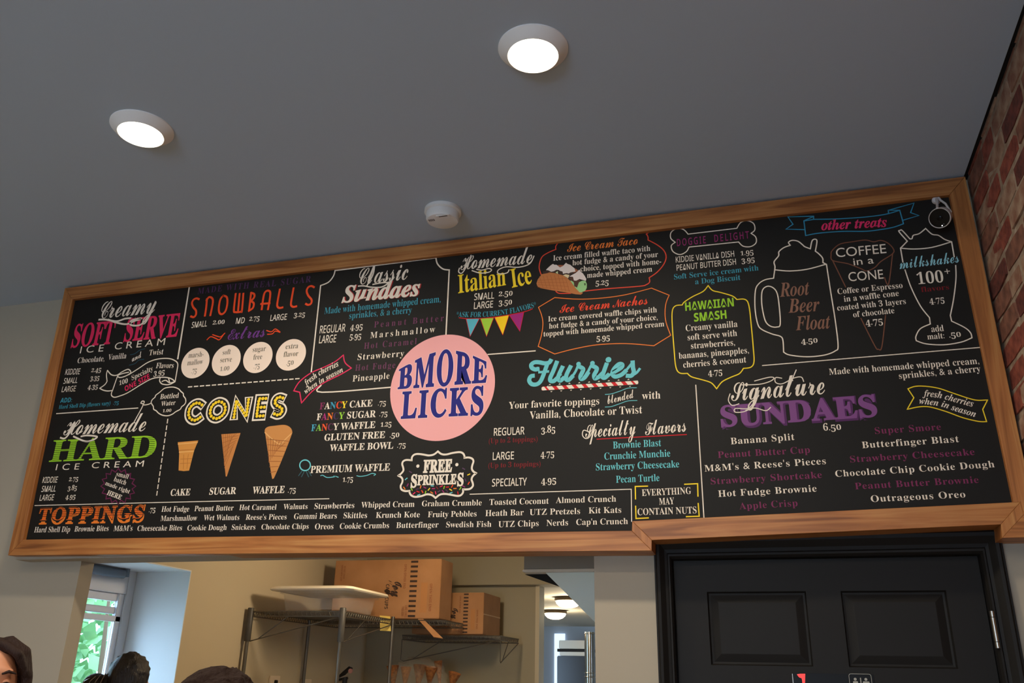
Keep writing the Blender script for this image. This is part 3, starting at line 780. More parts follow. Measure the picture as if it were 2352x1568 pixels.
L_([[(975, 560), (1040, 620), (1110, 665), (1160, 620), (1213, 570)]], 9, (226, 172, 108), lay=2)
L_([[(985 + k * 6, 620 + k * 50), (1195 - k * 20, 640 + k * 45)] for k in range(7)] + [[(1000 + k * 26, 600 + k * 9), (1012 + k * 13, 830 - k * 20)] for k in range(7)], 5, (160, 96, 50), lay=2)
T('CAKE', 122, 1130, 298, 1125, 58, Wt, off=.006); T('SUGAR', 472, 1120, 712, 1113, 60, Wt, off=.006); T('WAFFLE', 860, 1111, 1148, 1104, 62, Wt, off=.006); T('.75', 1182, 1102, 1250, 1100, 52, Wt)

at(660, 560, 3.92)
L_([[(215, 1160), (300, 375, 1), (370, 345), (415, 290), (430, 240, 1), (1338, 125, 1), (1352, 180), (1400, 225), (1458, 235, 1), (1428, 825)], [(935, 1290), (312, 1335), (305, 1272)]], 11, Wt, sm=True, name='divider_line')
T('Classic', 640, 368, 1085, 318, 158, Wt, 'bs', tr=-.02)
L_([[(640, 380), (690, 378), (760, 390), (850, 388), (905, 352), (850, 350), (770, 365)], [(785, 205), (770, 280), (715, 378)]], 11, Wt)
T('Sundaes', 492, 528, 1195, 462, 145, (170, 44, 44), 'bi', off=.018, tr=0, dx=1.2, lay=2)
T('Sundaes', 487, 528, 1190, 462, 145, Wt, 'bi', off=.018, tr=0, lay=3)
T('Made with homemade whipped cream,', 332, 632, 1380, 524, 60, TEAL); T('sprinkles, & a cherry', 556, 674, 1120, 622, 58, TEAL)
T('REGULAR', 290, 806, 520, 787, 68, Wt, 'ss', off=.008); T('4.95', 566, 772, 676, 766, 56, Wt); T('LARGE', 284, 895, 436, 885, 68, Wt, 'ss', off=.008); T('5.95', 560, 858, 663, 852, 56, Wt)
for s, a, b, c, d, cc, t in (('Peanut Butter', 780, 754, 1408, 694, PLM, .38), ('Marshmallow', 746, 850, 1330, 794, Wt, .3), ('Hot Caramel', 690, 946, 1163, 903, PLM, .25), ('Strawberry', 632, 1046, 1050, 1012, Wt, .12), ('Hot Fudge', 610, 1143, 970, 1116, PLM, .2), ('Pineapple', 587, 1240, 918, 1212, Wt, .1)):
    T(s, a, b, c, d, 56, cc, tr=t)
L_([[(58, 1322, 1), (110, 1240), (215, 1160), (330, 1110), (430, 1060), (505, 1000, 1), (520, 1068), (577, 1118, 1), (480, 1175), (330, 1250), (220, 1330), (128, 1432, 1), (112, 1335, 1)]], 10, PK, closed=True)
T('fresh cherries', 165, 1282, 465, 1098, 55, Wt, 'bi', mid=[(300, 1180)]); T('when in season', 165, 1352, 505, 1150, 50, Wt, 'bi', mid=[(300, 1258)])

# pink round logo with the shop name
c0 = emitshape('logo_disc', [([np.array([1.7856 + .2014 * math.cos(2 * math.pi * k / 96), 3.27 - .5953 + .2014 * math.sin(2 * math.pi * k / 96)]) for k in range(96)], [tuple(range(95, -1, -1))])], (244, 172, 172), 3)
at(880, 760, 6.03)
tp = [(190, 560), (385, 452), (550, 368), (720, 310), (870, 280), (1040, 292), (1200, 335), (1460, 445)]
HALO = [(2.3 * math.cos(k * math.pi / 4), 2.3 * math.sin(k * math.pi / 4)) for k in range(8)]
for hl, c, l in ((HALO, (252, 208, 206), 4), (None, BLU, 5.5)):
    T('BMORE', 202, 800, 1440, 708, 0, c, 'b', off=.022, tr=.10, top=tp, lay=l, mid=[(540, 772), (850, 745), (1150, 722)], halo=hl)
    T('LICKS', 246, 1208, 1388, 1150, 0, c, 'b', off=.022, tr=.14, top=[(230, 855), (580, 832), (820, 812), (1110, 793), (1400, 775)], lay=l, halo=hl)

at(660, 880, 3.9208)
FA = [(136, 44, 92), Wt, (60, 150, 180), (226, 74, 40), (246, 214, 44)]; FB = [Wt, (170, 44, 116), (238, 120, 44), (74, 48, 92), (150, 206, 60)]; FC = [(70, 160, 190), (130, 190, 70), (230, 84, 44), (110, 50, 90), Wt]
T('FANCY CAKE', 290, 236, 765, 207, 60, Wt, cols=FA + [Wt], off=.004); T('.75', 817, 200, 886, 198, 50, Wt)
T('FANCY SUGAR', 263, 333, 795, 304, 60, Wt, cols=FB + [Wt], off=.004); T('.75', 830, 297, 900, 294, 50, Wt)
T('FANCY WAFFLE', 213, 431, 790, 402, 60, Wt, cols=FC + [Wt], off=.004); T('1.25', 840, 392, 936, 387, 52, Wt)
T('GLUTEN FREE', 332, 517, 878, 492, 60, Wt, off=.004); T('.50', 923, 488, 1007, 484, 52, Wt)
T('WAFFLE BOWL', 380, 611, 953, 588, 60, Wt, off=.004); T('.75', 990, 580, 1064, 577, 50, Wt)
L_([[(160 + 48 * math.cos(k * math.pi / 12), 738 + 48 * math.sin(k * math.pi / 12)) for k in range(24)]], 11, TL2, closed=True, sm=False)
L_([[(132, 790), (102, 832)], [(152, 796), (128, 842)], [(172, 796), (192, 842)], [(192, 790), (216, 832)]], 8, (52, 92, 100))
T('PREMIUM WAFFLE', 207, 808, 922, 785, 64, Wt, off=.004); T('1.75', 498, 888, 590, 884, 52, Wt)
L_([[(300, 832), (320, 828), (360, 848), (430, 840), (420, 832), (460, 846)], [(625, 832), (660, 838), (720, 828), (760, 812), (795, 818), (780, 830)]], 7, TL2)
at(900, 1030, 11.2)
FR = [(165, 695, 1), (240, 640), (298, 560), (290, 480), (268, 400), (290, 330), (370, 292), (512, 300, 1), (520, 220), (570, 160), (660, 137), (800, 150), (950, 175), (1080, 150), (1185, 72, 1), (1280, 140), (1400, 150), (1560, 112), (1740, 90), (1830, 120), (1868, 190), (1868, 236, 1), (1980, 228), (2070, 262), (2100, 330), (2070, 430), (2060, 520), (2100, 590), (2172, 630, 1), (2090, 700), (2052, 790), (2080, 880), (2085, 960), (2020, 1030), (1930, 1048), (1832, 1048, 1), (1830, 1130), (1770, 1200), (1680, 1215), (1540, 1190), (1380, 1165), (1240, 1182), (1125, 1268, 1), (1030, 1195), (900, 1175), (760, 1220), (600, 1240), (500, 1200), (458, 1130), (455, 1087, 1), (340, 1090), (250, 1050), (228, 960), (268, 870), (275, 790), (235, 730)]
L_([FR], 50, Wt, closed=True)
T('FREE', 800, 612, 1548, 590, 310, Wt, off=.035, tr=.03); T('PRINKLE', 650, 935, 1660, 905, 245, Wt, off=.03)
T('S', 482, 995, 640, 988, 315, Wt, off=.03); T('S', 1680, 955, 1842, 948, 315, Wt, off=.03)
dots([(672, 450), (1675, 412)], 43, Wt)
spr = [(370, 778, -38, TL2), (480, 600, 30, (92, 62, 92)), (408, 935, -65, MAG), (322, 1015, 55, OR2), (512, 1045, 65, LIME), (655, 1038, -20, PLD), (742, 985, -75, OR2), (848, 1000, 28, MAG), (955, 1045, -52, YEL), (1040, 958, 5, TL2), (1072, 1028, 0, (180, 44, 110)),
       (1165, 1008, 50, DRD), (1272, 968, -25, PK), (1345, 998, -75, LIME), (1430, 988, -5, RED), (1552, 965, -62, OR), (1625, 1025, -2, OR2), (1515, 1058, 30, YEL), (1762, 1025, -58, LIME), (1850, 972, 30, MAG), (1978, 890, -60, OR), (1980, 665, -25, YEL), (1848, 518, 28, (92, 62, 92)), (1895, 808, 65, PLD),
       (572, 1148, -38, PK), (675, 1108, 20, RED), (785, 1105, 60, OR), (868, 1125, -75, LIME), (1028, 1130, 32, OR2), (1128, 1135, 75, PK), (1210, 1098, -30, (92, 62, 92)), (1320, 1100, 50, MAG), (1412, 1080, 45, PLD), (1525, 1135, -20, TL2), (1702, 1142, 78, RED), (692, 1188, -20, TL2)]
bc = {}
for x, y, a, c in spr: bc.setdefault(c, []).append([(x - 34 * math.cos(math.radians(a)), y - 34 * math.sin(math.radians(a))), (x + 34 * math.cos(math.radians(a)), y + 34 * math.sin(math.radians(a)))])
for c, s in bc.items(): L_(s, 26, c, lay=1, name='printed_sprinkles')

at(1000, 520, 5.225)
T('Homemade', 300, 522, 1160, 440, 178, Wt, 'bs', tr=-.03, lay=3)
L_([[(430, 345), (380, 470), (320, 560), (280, 545), (290, 500)], [(440, 530), (540, 560), (640, 550), (675, 522), (640, 505), (560, 525), (495, 515)], [(1185, 355), (1130, 450), (1000, 490), (850, 485), (760, 520), (750, 560), (800, 570), (865, 555), (885, 520)], [(1112, 235), (1045, 425)]], 12, Wt, lay=3)
T('Italian', 275, 802, 848, 702, 222, YEL, off=.004); T('Ice', 920, 735, 1162, 680, 225, YEL, off=.004)
T('SMALL', 465, 884, 705, 864, 78, Wt, 'ss', off=.008); T('2.50', 760, 838, 925, 828, 72, Wt); T('LARGE', 462, 990, 690, 971, 80, Wt, 'ss', off=.008); T('3.50', 760, 945, 918, 934, 72, Wt)
T('*ASK FOR CURRENT FLAVORS*', 250, 1085, 1215, 965, 62, TEAL, mid=[(550, 1086), (800, 1062), (1000, 1022)])
L_([[(285, 1095), (450, 1110), (700, 1088), (900, 1058), (1080, 1020), (1165, 988)]], 9, RED)
for pts, c in ((((370, 1108), (530, 1104), (418, 1320)), (88, 178, 196)), (((540, 1104), (702, 1094), (615, 1320)), (160, 206, 62)), (((710, 1090), (886, 1062), (810, 1303)), (248, 206, 26)), (((888, 1062), (1062, 1028), (1015, 1258)), (158, 34, 120))):
    poly(list(pts), c, lay=2, name='printed_flag'); L_([[(x, y, 1) for x, y in pts]], 8, RED, closed=True, sm=False, lay=3)
L_([[(630, 1535), (1200, 1492)]], 13, Wt, name='divider_line')

at(1220, 500, 4.6118)
L_([[(105, 600), (85, 520), (112, 420), (180, 370), (262, 335, 1), (262, 300), (300, 260), (400, 240), (1170, 160), (1220, 175), (1238, 205), (1238, 235, 1), (1340, 290), (1408, 350), (1430, 420), (1400, 500), (1330, 580), (1250, 635, 1), (1255, 680), (1220, 708), (1150, 725), (800, 752), (555, 778)], [(262, 778), (300, 800), (420, 800)]], 10, (226, 74, 50))
T('Ice Cream Taco', 382, 362, 1130, 280, 92, (240, 130, 54), 'bs')
for s, a, b, c, d in (('Ice cream filled waffle taco with', 233, 456, 1262, 350), ('hot fudge & a candy of your', 438, 505, 1345, 414), ('choice, topped with home-', 522, 570, 1378, 488), ('made whipped cream', 593, 638, 1282, 570)): T(s, a, b, c, d, 58, Wt)
T('5.25', 683, 716, 820, 708, 62, Wt)
L_([[(78, 948, 1), (250, 845, 1), (500, 862), (750, 850), (1000, 815), (1275, 745, 1), (1462, 820, 1), (1430, 900), (1418, 1000), (1430, 1110), (1478, 1245, 1), (1300, 1355, 1), (1000, 1332), (700, 1345), (450, 1390), (250, 1442, 1), (75, 1362, 1), (110, 1240), (125, 1120), (110, 1030)]], 9, (236, 124, 48), closed=True)
T('Ice Cream Nachos', 302, 1008, 1235, 915, 92, (240, 74, 44), 'bs')
for s, a, b, c, d in (('Ice cream covered waffle chips with', 180, 1100, 1332, 1000), ('hot fudge & a candy of your choice,', 190, 1175, 1340, 1080), ('topped with homemade whipped cream', 131, 1258, 1410, 1150)): T(s, a, b, c, d, 58, Wt)
T('5.95', 693, 1302, 833, 1293, 62, Wt)
at(1225, 595, 17.42)
poly([(940, 260), (1010, 235), (1250, 240), (1700, 385), (1810, 460), (1500, 620), (1000, 600)], (158, 92, 62), lay=2, name='printed_taco')
poly([(380, 490), (620, 450), (1000, 430), (1650, 530), (1480, 640), (1180, 640), (900, 570), (600, 580), (390, 600)], (62, 44, 38), lay=3, name='printed_taco')
poly([(510, 440), (560, 380), (700, 250), (790, 195), (840, 230), (930, 230), (1070, 340), (1200, 270), (1310, 150), (1380, 200), (1480, 230), (1560, 300), (1650, 370), (1692, 500), (1480, 540), (1420, 580), (1330, 560), (1190, 590), (1170, 500), (1060, 470), (1030, 440), (930, 430), (820, 490), (720, 510), (600, 450)], (224, 212, 206), lay=4, name='printed_taco')
poly([(890, 540), (985, 480), (985, 600)], (196, 212, 160), lay=4, name='printed_taco')
poly([(1190, 650), (1300, 610), (1450, 640), (1400, 770)], (226, 206, 160), lay=4, name='printed_taco')
poly([(1480, 860), (1700, 900), (1850, 920), (1950, 870), (2090, 870), (2145, 1000), (2140, 1150), (2080, 1270), (1900, 1345), (1820, 1320), (1700, 1180)], (154, 206, 140), lay=4, name='printed_taco')
poly([(1390, 740), (1590, 710), (1650, 880), (1800, 800), (1900, 860), (1820, 950), (1755, 1145), (1640, 1090), (1620, 930), (1500, 850)], (84, 54, 42), lay=5, name='printed_taco')
poly([(1440, 700), (1700, 560), (1850, 425), (1890, 500), (1980, 570), (2060, 680), (2122, 800), (2105, 875), (1850, 800), (1720, 870), (1630, 862), (1590, 715)], (226, 212, 208), lay=6, name='printed_taco')
poly([(150, 1050), (130, 970), (180, 820), (290, 680), (330, 610), (560, 570), (650, 535), (850, 560), (1000, 600), (1180, 650), (1380, 775), (1500, 890), (1620, 1070), (1740, 1210), (1850, 1330), (1990, 1340), (1960, 1390), (1900, 1425), (1700, 1410), (1400, 1350), (1000, 1290), (650, 1235), (300, 1165), (200, 1120)], (190, 118, 66), lay=5, name='printed_taco')
L_([[(250 + k * 150, 700 - k * 14 + max(0, k - 5) * 90), (400 + k * 150, 1150 + k * 24)] for k in range(8)] + [[(180, 850 + k * 90), (1300 + k * 60, 780 + k * 160)] for k in range(4)], 16, (166, 96, 50), lay=6, name='printed_taco')
poly([(2030, 980), (2090, 960), (2100, 1040), (2060, 1070)], (70, 90, 60), lay=6, name='printed_taco')

at(1200, 800, 7.84)
L_([[(285, 372), (230, 378), (172, 350), (160, 295), (215, 252), (300, 250), (400, 268), (480, 255), (512, 212)], [(455, 262), (420, 360), (370, 500), (320, 600), (250, 648), (165, 640), (122, 575), (150, 505), (200, 492)],
    [(620, 245), (560, 400), (505, 520), (505, 580), (560, 590), (620, 540)], [(722, 335), (655, 480), (645, 550), (685, 580), (740, 535)], [(868, 325), (800, 460), (785, 545), (830, 570), (900, 505)],
    [(1010, 320), (1090, 365), (1082, 420), (1045, 500), (1062, 550), (1120, 525), (1180, 440)], [(1255, 310), (1335, 355), (1330, 405), (1292, 480), (1308, 540), (1370, 515)],
    [(1515, 280), (1465, 420), (1438, 505), (1480, 530), (1550, 475)], [(1650, 425), (1780, 345), (1795, 290), (1735, 285), (1650, 370), (1622, 455), (1670, 508), (1780, 475), (1860, 405)], [(1985, 240), (1990, 340), (2005, 430), (1960, 492), (1885, 492)]], 74, TL2, name='lettering', lay=2)
L_([[(300, 430), (468, 415)], [(600, 560), (690, 470)], [(740, 540), (815, 450)], [(880, 530), (960, 410), (1012, 280)], [(1150, 490), (1215, 350), (1262, 262)], [(1350, 520), (1430, 440)], [(1530, 500), (1680, 410)], [(1840, 430), (1930, 320), (1985, 250)], [(1990, 480), (2060, 435), (2112, 368)]], 44, TL2, name='lettering', lay=3)
dots([(1550, 205)], 50, TL2, lay=4); dots([(270, 372), (1012, 282), (1262, 266)], 40, TL2, lay=4)
L_([[(372, 722), (2058, 612)]], 70, RED, name='printed_candy_cane')
L_([[(470 + k * 177 + 10, 683 - k * 11.7), (545 + k * 177 - 10, 745 - k * 11.7)] for k in range(9)], 78, Wt, lay=2, name='printed_candy_cane')
poly([(345, 705), (370, 690), (392, 690), (440, 750), (370, 757), (345, 745)], Wt, lay=2, name='printed_candy_cane'); poly([(1990, 585), (2075, 577), (2088, 610), (2080, 640), (2050, 645)], Wt, lay=2, name='printed_candy_cane')
L_([[(470, 673), (2100, 566)], [(350, 770), (2100, 655)]], 22, BK, lay=3, name='hatch_line')
T('blended', 1540, 1000, 2025, 880, 132, Wt, 'bs', tr=-.02)
L_([[(1490, 828), (1600, 818), (1750, 770), (1900, 715), (2055, 707)], [(1490, 1055), (1600, 1046), (1750, 996), (1900, 945), (2065, 937)]], 12, TL2)
at(1100, 790, 3.5635)
for s, a, b, c, d, h in (('Your favorite toppings', 244, 530, 985, 492, 58), ('with', 1335, 452, 1486, 445, 60), ('Vanilla, Chocolate or Twist', 415, 613, 1337, 566, 64)): T(s, a, b, c, d, h, Wt)
for s, a, b, c, d in (('REGULAR', 122, 750, 373, 738), ('LARGE', 113, 948, 286, 941), ('SPECIALTY', 107, 1165, 392, 1155)): T(s, a, b, c, d, 62, Wt, 'ss', off=.008)
for s, a, b, c, d in (('3.85', 511, 728, 625, 721), ('4.75', 505, 925, 616, 920), ('4.95', 510, 1143, 632, 1137)): T(s, a, b, c, d, 56, Wt)
T('(Up to 2 toppings)', 81, 812, 480, 795, 42, DRD); T('(Up to 3 toppings)', 77, 1013, 505, 998, 42, DRD)
T('Specialty', 872, 765, 1285, 738, 112, Wt, 'bs', tr=-.02); T('Flavors', 1362, 745, 1698, 714, 108, Wt, 'bs', tr=-.02)
L_([[(905, 720), (858, 705), (848, 745), (872, 772), (905, 760), (935, 700)]], 7, Wt); L_([[(965, 778), (1700, 740)]], 7, RED)
for s, a, b, c, d in (('Brownie Blast', 1098, 855, 1492, 835), ('Crunchie Munchie', 1027, 946, 1567, 920), ('Strawberry Cheesecake', 958, 1034, 1640, 1008), ('Pecan Turtle', 1123, 1135, 1478, 1120)): T(s, a, b, c, d, 58, TL2, off=-.003)
L_([[(1282, 1268), (1280, 1165), (1382, 1162)], [(1683, 1147), (1790, 1142), (1793, 1245)], [(1283, 1325), (1286, 1427), (1388, 1422)], [(1795, 1303), (1803, 1408), (1697, 1412)]], 10, YEL, sm=False)
for s, a, b, c, d in (('EVERYTHING', 1335, 1243, 1738, 1225), ('MAY', 1476, 1315, 1600, 1309), ('CONTAIN NUTS', 1300, 1400, 1783, 1384)): T(s, a, b, c, d, 55, Wt, off=-.003)
L_([[(1775, 335), (1842, 1425)]], 9, Wt, name='divider_line')

at(1500, 480, 3.732)
L_([[(190, 285, 1), (152, 250), (155, 200), (200, 170), (260, 175), (300, 215, 1), (718, 165, 1), (752, 115), (810, 101), (862, 125), (872, 178), (840, 208, 1), (880, 240), (882, 290), (835, 322), (772, 318), (733, 282, 1), (308, 326, 1), (285, 365), (230, 390), (172, 365), (156, 315)]], 8, Wt, closed=True)
T('DOGGIE', 206, 318, 453, 292, 60, MAG, 'ss', tr=.3, off=.012); T('DELIGHT', 527, 282, 825, 250, 60, MAG, 'ss', tr=.3, off=.012)
for s, a, b, c, d in (('KIDDIE VANILLA DISH', 196, 459, 697, 407), ('PEANUT BUTTER DISH', 203, 528, 712, 475)): T(s, a, b, c, d, 50, Wt, 'ss', off=.006)
T('1.95', 751, 398, 861, 387, 48, Wt); T('3.95', 760, 462, 871, 451, 48, Wt)
T('Soft Serve ice cream with', 181, 604, 905, 525, 46, TEAL); T('a Dog Biscuit', 362, 645, 750, 606, 46, TEAL)
L_([[(472, 655, 1), (430, 705), (340, 750), (270, 795), (250, 822, 1), (192, 830), (165, 875), (165, 1000), (180, 1200), (195, 1350), (228, 1404), (295, 1408, 1), (332, 1438), (430, 1465), (500, 1490), (545, 1540, 1), (592, 1480), (670, 1440), (740, 1410), (775, 1365, 1), (838, 1355), (865, 1310), (860, 1200), (842, 1000), (822, 830), (790, 775), (718, 775, 1), (680, 745), (580, 715), (510, 697)]], 9, YEL, closed=True)
T('HAWAIIAN', 277, 872, 694, 832, 72, LIME, 'sb', off=.01); T('SMASH', 353, 965, 632, 937, 72, LIME, 'sb', off=.01)
for s, a, b, c, d in (('Creamy vanilla', 281, 1047, 725, 1009), ('soft serve with', 298, 1125, 721, 1087), ('strawberries,', 326, 1198, 703, 1167), ('bananas, pineapples,', 222, 1284, 822, 1234), ('cherries & coconut', 260, 1360, 800, 1314)): T(s, a, b, c, d, 54, Wt)
T('4.75', 473, 1426, 594, 1417, 54, Wt)

at(1720, 440, 3.732)
RB = (52, 142, 176)
L_([[(478, 326), (318, 322), (378, 280), (335, 217), (555, 211), (555, 239)], [(555, 213), (472, 250), (487, 377)]], 8, RB, sm=False)
L_([[(487, 377), (600, 356), (800, 341), (1000, 340), (1130, 325), (1240, 305), (1325, 275, 1), (1293, 160, 1), (1195, 160)], [(550, 238), (750, 234), (950, 222), (1100, 206), (1200, 188), (1293, 160)], [(472, 252), (555, 238)]], 8, RB)
L_([[(1198, 190), (1195, 160), (1416, 98), (1386, 180), (1457, 205), (1322, 245)]], 8, RB, sm=False)
T('other treats', 622, 330, 1185, 300, 82, (228, 48, 104), 'bi', off=.01)
L_([[(222, 670), (224, 640), (217, 600), (255, 550), (258, 515), (300, 480), (355, 460, 1), (340, 435), (370, 418), (420, 425), (460, 455), (480, 472), (527, 490, 1), (545, 417), (583, 418), (570, 510, 1), (602, 535), (632, 570), (635, 608, 1), (662, 622)], [(222, 670), (350, 680), (500, 665), (662, 622)],
    [(222, 670), (212, 742, 1), (140, 755), (85, 790), (56, 850), (53, 1000), (75, 1130), (110, 1180), (200, 1220), (270, 1240), (292, 1275), (298, 1375, 1), (350, 1400), (500, 1415), (650, 1400), (740, 1365), (765, 1320), (740, 1100), (700, 850), (665, 622)]], 9, Wt)
L_([[(155, 812), (205, 822), (242, 870), (260, 980), (269, 1135), (240, 1160), (190, 1155), (148, 1120), (125, 1050), (110, 950), (115, 850)]], 9, Wt, closed=True)
T('4.50', 450, 1303, 590, 1293, 50, Wt)
L_([[(705, 540), (712, 508), (780, 450), (900, 428), (1000, 415), (1070, 430), (1130, 418), (1190, 440), (1238, 490), (1232, 532), (1130, 600), (1080, 650), (1010, 680), (960, 660), (850, 618), (718, 590), (705, 540)], [(718, 590), (830, 818)], [(1232, 532), (1198, 790), (1162, 735)], [(960, 1085), (1080, 1322), (1110, 1350), (1140, 1328), (1172, 1060)]], 8, (122, 78, 58))
T('COFFEE', 750, 563, 1180, 526, 78, Wt, 'sn'); T('in a', 900, 632, 1073, 614, 62, Wt, 'sn'); T('CONE', 858, 770, 1156, 745, 78, Wt, 'sn')
for s, a, b, c, d in (('Coffee or Espresso', 763, 880, 1320, 825), ('in a waffle cone', 818, 945, 1288, 893), ('coated with 3 layers', 760, 1020, 1348, 962), ('of chocolate', 897, 1078, 1250, 1041)): T(s, a, b, c, d, 50, Wt)
T('4.75', 1003, 1145, 1150, 1132, 58, Wt)
at(1780, 630, 11.2)
T('Root', 130, 580, 900, 520, 360, BRN, 'bi'); T('Beer', 350, 990, 1160, 940, 360, BRN, 'bi'); T('Float', 540, 1440, 1440, 1385, 360, BRN, 'bi')
at(1980, 440, 3.734)
L_([[(388, 425, 1), (318, 345), (328, 332), (345, 334), (410, 405, 1), (428, 403), (440, 375), (490, 360), (545, 316, 1), (600, 365), (655, 375), (710, 410), (768, 430)], [(388, 425), (330, 485)], [(330, 485), (450, 492), (600, 478), (768, 430)], [(330, 485), (350, 605)],
    [(368, 670), (420, 820), (500, 980), (578, 1080, 1), (585, 1135, 1), (500, 1175), (462, 1240), (465, 1278, 1), (550, 1305), (700, 1313), (850, 1290), (942, 1253, 1), (930, 1210), (880, 1165), (768, 1110, 1), (757, 1062, 1), (785, 920), (805, 750), (803, 632)], [(768, 430), (790, 560)]], 9, Wt)
T('milkshakes', 322, 663, 835, 606, 84, (150, 208, 220), 'bs'); T('100', 478, 795, 703, 776, 100, Wt, old=False); T('+', 712, 718, 760, 713, 62, Wt); T('flavors', 510, 862, 748, 838, 44, DRD)
T('4.75', 580, 958, 708, 947, 54, Wt); T('add', 597, 1204, 703, 1195, 54, Wt); T('malt:', 563, 1268, 708, 1257, 50, Wt); T('.50', 750, 1252, 850, 1243, 54, Wt)
L_([[(-855, 1491), (1022, 1335)]], 8, Wt, name='divider_line')
at(1580, 820, 3.919)
T('SUNDAES', 306, 632, 1722, 536, 196, (84, 40, 92), off=.05, lay=1, dx=1, dy=1); T('SUNDAES', 300, 625, 1712, 530, 190, PUR, off=.02, lay=2)
T('Signature', 392, 395, 1238, 330, 180, Wt, 'bs', tr=-.02, lay=3)
L_([[(520, 480), (600, 430), (640, 300)], [(480, 250), (640, 245), (740, 218), (775, 188), (730, 182), (600, 215)], [(845, 190), (790, 185), (790, 228), (850, 240), (950, 190), (1020, 180), (1042, 220)], [(975, 115), (940, 200), (890, 335)], [(745, 452), (700, 482), (600, 458), (500, 492), (425, 495), (430, 462), (540, 462), (600, 400)], [(380, 330), (365, 390), (400, 435), (460, 420)]], 8, Wt, lay=3)
T('6.50', 1222, 662, 1381, 652, 64, Wt)
for s, a, b, c, d, cc in (('Banana Split', 388, 785, 961, 745, Wt), ('Peanut Butter Cup', 272, 908, 1100, 861, PLR), ("M&M's & Reese's Pieces", 152, 1030, 1244, 962, Wt), ('Strawberry Shortcake', 208, 1146, 1208, 1086, PLR), ('Hot Fudge Brownie', 275, 1258, 1161, 1209, Wt), ('Apple Crisp', 466, 1370, 989, 1340, PLR)): T(s, a, b, c, d, 60, cc, tr=.06)
at(1880, 820, 3.9195)
T('Made with homemade whipped cream,', 98, 160, 1448, 60, 58, Wt); T('sprinkles, & a cherry', 728, 196, 1463, 130, 58, Wt)
L_([[(805, 285, 1), (870, 263), (960, 262), (1080, 280), (1200, 320), (1350, 370), (1430, 388), (1522, 385, 1), (1478, 470, 1), (1513, 580, 1), (1440, 578), (1300, 545), (1150, 490), (1000, 448), (900, 448), (798, 470, 1), (858, 365, 1)]], 9, YEL, closed=True)
T('fresh cherries', 937, 352, 1388, 448, 58, Wt, 'bi', mid=[(1090, 368), (1250, 412)]); T('when in season', 905, 418, 1408, 540, 56, Wt, 'bi', mid=[(1090, 442), (1250, 492)])
for s, a, b, c, d, cc in (('Super Smore', 511, 692, 1105, 655, PLR), ('Butterfinger Blast', 395, 820, 1267, 764, Wt), ('Strawberry Cheesecake', 288, 948, 1408, 880, PLR), ('Chocolate Chip Cookie Dough', 155, 1078, 1587, 991, Wt), ('Peanut Butter Brownie', 332, 1190, 1445, 1131, PLR), ('Outrageous Oreo', 475, 1304, 1325, 1262, Wt)): T(s, a, b, c, d, 60, cc, tr=.06)
# ------------------------------------------------------------------ ceiling fittings
GLOW = mat('lamp_glow', (255, 240, 214), 0.3, emit=14.0)
TRIM = mat('lamp_trim_white', (244, 242, 238), 0.5)
def downlight(x, y, label):
    t = empty('ceiling_downlight', (x, y, CZ), label, 'ceiling light', 'round ceiling downlights')
    MB().lathe([(.094, 0), (.094, -.004), (.086, -.012), (.074, -.023), (.068, -.027), (.0655, -.024), (.0655, -.018)], (x, y, CZ), 64).build('trim_ring', TRIM, t, True)
    MB().lathe([(.0660, -.022), (.05, -.024), (.02, -.0255), (0, -.026)], (x, y, CZ), 48).build('lens', GLOW, t, True)
downlight(LAMPS[0][0], LAMPS[0][1], 'lit round white downlight at the upper left, above the left end of the board')
downlight(LAMPS[1][0], LAMPS[1][1], 'lit round white downlight near the top centre of the ceiling')
for i, (x, y) in enumerate(LAMPS_FAR): downlight(x, y, ('left' if i % 2 == 0 else 'right') + ' lit round downlight in the ' + ('first', 'second', 'last')[i // 2] + ' row behind the photographer')

sx, sy = 1.842, -0.222
t = empty('smoke_detector', (sx, sy, CZ), 'round white smoke detector on the ceiling just above the board frame', 'smoke detector')
MB().lathe([(0, 0), (.066, 0), (.067, -.012), (.063, -.016), (.060, -.017)], (sx, sy, CZ), 48).build('base_ring', WHITE, t, True)
MB().lathe([(.060, -.016), (.059, -.038), (.055, -.046), (.046, -.049), (0, -.050)], (sx, sy, CZ), 48).build('housing', WHITE, t, True)
MB().box((sx - .006, sy - .052, CZ - .0530), (sx + .046, sy - .026, CZ - .0490), .0015).build('test_button', WHITE, t)
MB().box((sx + .004, sy - .049, CZ - .0536), (sx + .036, sy - .042, CZ - .0526), .0002).build('button_slot', mat('slot_grey', (120, 114, 110), .6), t)
v = MB()
for k in range(4): v.box((sx - .042 + k * .006, sy - .030, CZ - .0512), (sx - .039 + k * .006, sy - .018, CZ - .0497))
v.build('vent_slots', mat('slot_grey', (120, 114, 110)), t)['kind'] = 'stuff'

# security camera in the upper right corner of the board
cc = Vector(hit(2159, 500, 1, -.085)); look = (Vector(CP) - cc).normalized(); look = (look + Vector((-.22, 0, -.16))).normalized()
t = empty('security_camera', cc, 'small white security camera with round black lens face in the board upper right corner', 'camera')
q = look.to_track_quat('Z', 'Y').to_matrix().to_4x4(); rC = .0325
MB().lathe([(0, -.052), (.022, -.052), (rC * .9, -.040), (rC, -.006), (rC, .006), (rC * .975, .008), (rC * .92, .007), (rC * .92, .003)], cc, 48, q).build('shell', mat('camera_shell', (206, 200, 198), .5), t, True)
MB().lathe([(rC * .93, .004), (rC * .6, .0045), (0, .0045)], cc, 48, q).build('lens_face', mat('gloss_black', (8, 8, 10), .12, spec=.2), t, True)
MB().lathe([(.0075, .0046), (.0075, .008), (.006, .009), (0, .0085)], cc, 24, q).build('lens', mat('gloss_black', (8, 8, 10)), t, True)
